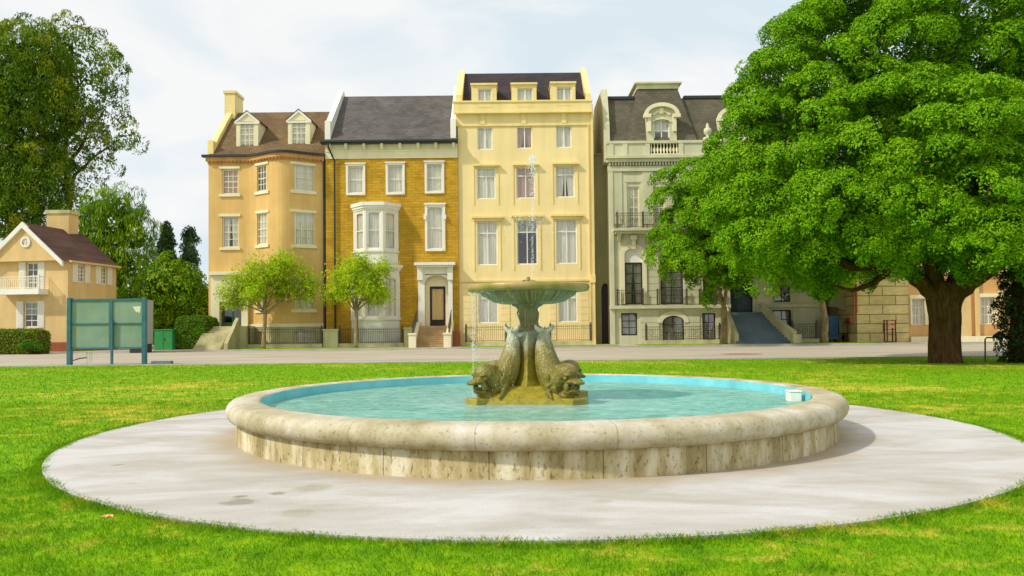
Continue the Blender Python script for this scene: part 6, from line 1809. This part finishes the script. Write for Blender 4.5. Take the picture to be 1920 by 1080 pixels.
# willow like tree behind the board
Yw = 78
lw = [lobe(215, 420, 48, Yw), lobe(180, 440, 40, Yw), lobe(245, 440, 38, Yw), lobe(205, 490, 50, Yw), lobe(255, 500, 35, Yw), lobe(235, 540, 40, Yw), lobe(190, 395, 28, Yw), lobe(225, 390, 30, Yw)]
p = P(225, 640, Yw)
make_tree('weeping_tree', 'drooping green tree between the gabled house and the ochre row house', (p.x, Yw, 0), lw, 'leafwillow', 'bark', slim_trunk(p.x, Yw, 222, 480, Yw, .4, 4, lw), 1.3, .95, 85, .5, inner=3000, isize=.5, drop=.12, upb=-.2, droop=2.4, aspect=.16, flat=1.2, tintvar=.28)
# conifers
for (px, pyt, hw, lab) in ((311, 416, 34, 'slim dark conifer rising behind the bushes, left of its twin'), (356, 424, 38, 'slim dark conifer nearest to the ochre row house')):
    Yk = 90; p = P(px, 640, Yk); zt = P(px, pyt, Yk).z; R0 = hw * Yk / FPX
    C, D = [], []
    for i in range(330):
        u = rng.uniform(0, 1) ** .8; z = zt - .4 - u * (zt - 2); a = rng.uniform(0, 2 * math.pi); r = R0 * min(1, (.18 + 1.1 * u)) * (.75 + .35 * math.sin(z * 2.1 + a * 2)) * rng.uniform(.35, 1.15)
        C.append((p.x + r * math.cos(a), Yk + r * math.sin(a), z)); D.append((math.cos(a), math.sin(a), .3))
    cn = thing('conifer', lab, 'tree', (p.x, Yk, 0), 'dark conifers in the background')
    mb = MB(); limb(mb, [(p.x, Yk, 0), (p.x, Yk, zt - .5)], .3, .05, 8); mb.build('trunk', M['bark'], cn)
    V, T_ = clump_leaves(np.array(C), np.array(D), .6, 36, .36, upb=.3, aspect=.35, jit=.9); quad_mesh('crown', V, M['leafcon'], T_, cn)
# bushes and hedge
def bush(name, label, lobes, base, mat='leafhedge', sp=.6, rad=.42, n=70, size=.2, inner=2500, cat='bush', group=None, **kw):
    t = thing(name, label, cat, base, group)
    C, D = clumps_on(lobes, sp); V, T_ = clump_leaves(C, D, rad, n, size, **kw); V2, T2 = interior(lobes, inner, size * 1.5)
    V = np.concatenate([V, V2]); V[:, :, 2] = np.maximum(V[:, :, 2], .02)
    quad_mesh('foliage', V, M[mat], np.concatenate([T_, T2]), t)
    mb = MB(); c = lobes[0][0]; limb(mb, [(base[0], base[1], 0), (c[0], c[1], c[2])], .12, .05, 6); mb.build('stem', M['bark'], t); return t
p = P(300, 640, 72)
bush('leafy_shrub', 'light green shrub tree behind the green utility box', [lobe(300, 540, 38, 72), lobe(335, 530, 32, 72), lobe(290, 580, 30, 71), lobe(350, 545, 35, 72), lobe(320, 500, 20, 72), lobe(365, 560, 30, 72)], (p.x, 72, 0), 'leafwillow', .95, .75, 60, .3, 2500, tintvar=.25, droop=.6)
p = P(350, 640, 74)
bush('dark_shrub', 'dark green shrub filling the gap above the clipped hedge', [lobe(335, 600, 50, 76), lobe(375, 590, 35, 76), lobe(290, 610, 30, 76), lobe(250, 600, 40, 80)], (p.x, 76, 0), 'leafhedge', 1.0, .8, 80, .3, 4000)
def hedge(label, x0, x1, y0, y1, z0, z1, mat, size=.11, dens=150, rnd=.3):
    t = thing('hedge', label, 'hedge', ((x0 + x1) / 2, y0, z0), None)
    pos = []; nr = []
    def add(n, f, nm):
        a = rng.uniform(0, 1, (n, 2)); q = f(a); pos.append(q); nr.append(np.tile(nm, (n, 1)))
    for _ in range(1):
        add(int(dens * (x1 - x0) * (z1 - z0)), lambda a: np.stack([x0 + (x1 - x0) * a[:, 0], np.full(len(a), y0), z0 + (z1 - z0) * a[:, 1]], 1), (0, -1, .3))
        add(int(dens * (x1 - x0) * (y1 - y0)), lambda a: np.stack([x0 + (x1 - x0) * a[:, 0], y0 + (y1 - y0) * a[:, 1], np.full(len(a), z1)], 1), (0, 0, 1))
        for xx, s_ in ((x0, -1), (x1, 1)): add(int(dens * (y1 - y0) * (z1 - z0)), lambda a: np.stack([np.full(len(a), xx), y0 + (y1 - y0) * a[:, 0], z0 + (z1 - z0) * a[:, 1]], 1), (s_, 0, .3))
    pos = np.concatenate(pos); nr = np.array(np.concatenate(nr), float)
    c = np.array([(x0 + x1) / 2, (y0 + y1) / 2, (z0 + z1) / 2]); h = np.array([(x1 - x0) / 2, (y1 - y0) / 2, (z1 - z0) / 2])
    q = (pos - c) / h; L = (np.abs(q) ** 6).sum(1, keepdims=True) ** (1 / 6); pos = c + q / L * h
    pos += nr * (.06 * np.sin(pos[:, :1] * 4) * np.sin(pos[:, 2:] * 5)) + rng.normal(0, .05, pos.shape) 
    V = leaf_quads(pos, nr, size, .55, .6); quad_mesh('foliage', V, M[mat], np.clip(rng.normal(.5, .2, len(V)), 0, 1), t)
    mb = MB(); mb.box(x0 + .15, x1 - .15, y0 + .15, y1 - .15, z0, z1 - .15); mb.build('twigs', M['bark'], t)
xa, xb = P(324, 640, 64.5).x, P(391, 640, 64.5).x
hedge('square clipped dark green hedge left of the ochre house steps', xa, xb - .1, 64.5, 67.3, GZ, P(350, 594, 64.5).z, 'leafhedge', .16, 260)
hedge('low reddish green hedge below the front window of the gabled house', P(-60, 640, 60.5).x, P(93, 640, 60.5).x, 59.6, 60.9, .0, P(50, 618, 60).z, 'leafeuc', .14, 240)
p = P(55, 650, 59.2)
bush('small_shrub', 'small green tuft in front of the low hedge at far left', [lobe(55, 648, 14, 59.2, sz=.6), lobe(70, 650, 9, 59.2, sz=.6)], (p.x, 59.2, 0), 'leafhedge', .3, .2, 40, .12, 200)
# two young street trees with sparse crowns
def young(label, bpx, bpy, Y, limbs, n_l, seed):
    b0 = P(bpx, bpy, Y); t = thing('young_tree', label, 'tree', (b0.x, Y, GZ), 'young trees on the far verge')
    mb = MB(); tips = []
    rs = random.Random(seed)
    fork = T(*limbs[0])
    limb(mb, [(b0.x, Y, GZ), (b0.x + .05, Y, GZ + 1.0), fork], .20, .15, 10, .01)
    def grow(p, d, L, r, dep):
        q = p + d * L
        limb(mb, [tuple(p), tuple((p + q) / 2 + Vector((rs.gauss(0, .05), rs.gauss(0, .05), .05))), tuple(q)], r, r * .6, 5, .015)
        if dep <= 1: tips.append(q)
        if dep <= 2: tips.append((p + q) / 2)
        if dep > 0:
            for _ in range(3):
                nd = (d + Vector((rs.gauss(0, .55), rs.gauss(0, .55), rs.gauss(.05, .35)))).normalized(); grow(q, nd, L * rs.uniform(.55, .85), r * .6, dep - 1)
    for (px, py, dy) in limbs[1]:
        e = Vector(P(px, py, Y + dy)); f = Vector(fork); d = (e - f); L = d.length; grow(f, d.normalized(), L * .45, .085, 3)
    mb.build('trunk', M['barkpale'], t, smooth=True)
    C = np.array([tuple(q) for q in tips]); D = unit(C - np.array(fork)[None])
    k = len(C); C = np.repeat(C, 5, 0) + rng.normal(0, .30, (k * 5, 3)); D = np.repeat(D, 5, 0)
    sh = C[::6] + rng.normal(0, .12, C[::6].shape) + np.array([0, 0, .45]); C = np.concatenate([C, sh]); D = np.concatenate([D, D[::6] * 0 + np.array([0, 0, 1.0])])
    V, T_ = clump_leaves(C, D, .25, max(5, n_l // 5), .17, upb=.1, droop=.5, tintvar=.22, flat=.8, jit=.8, aspect=.5)
    quad_mesh('crown', V, M['leafstreet'], T_, t)
T = T
young('wide young tree with sparse lime leaves before the bow fronted ochre house', 494, 650, 64.2, ((497, 588, 64.2), [(430, 560, 0), (455, 520, .8), (490, 500, -.8), (530, 500, .5), (570, 525, 0), (470, 545, -1.2), (550, 545, 1.2), (510, 480, .3), (436, 538, -.3), (578, 540, -.4), (500, 530, 1.0)]), 20, 3)
young('compact young tree with lime leaves before the white bay window', 667, 650, 64.2, ((668, 585, 64.2), [(636, 545, 0), (640, 510, .7), (668, 495, -.6), (695, 510, .5), (712, 545, 0), (655, 530, -1.0), (690, 540, 1.0), (680, 490, 0)]), 26, 5)
# far tree line closing the horizon
def treeline():
    lob = []
    for i in range(60):
        x = -170 + i * 6 + rng.uniform(-2, 2); y = 150 + rng.uniform(-5, 5); z = rng.uniform(2, 4); r = rng.uniform(4, 7)
        lob.append(((x, y, z), (r, r, r)))
    C, D = clumps_on(lob, 2.4); V, T_ = clump_leaves(C, D, 1.6, 30, .8); tag(quad_mesh('distant_trees', V, M['leafcon'], T_), 'dark distant belt of trees closing the gaps between buildings', 'trees', kind='stuff')
treeline()
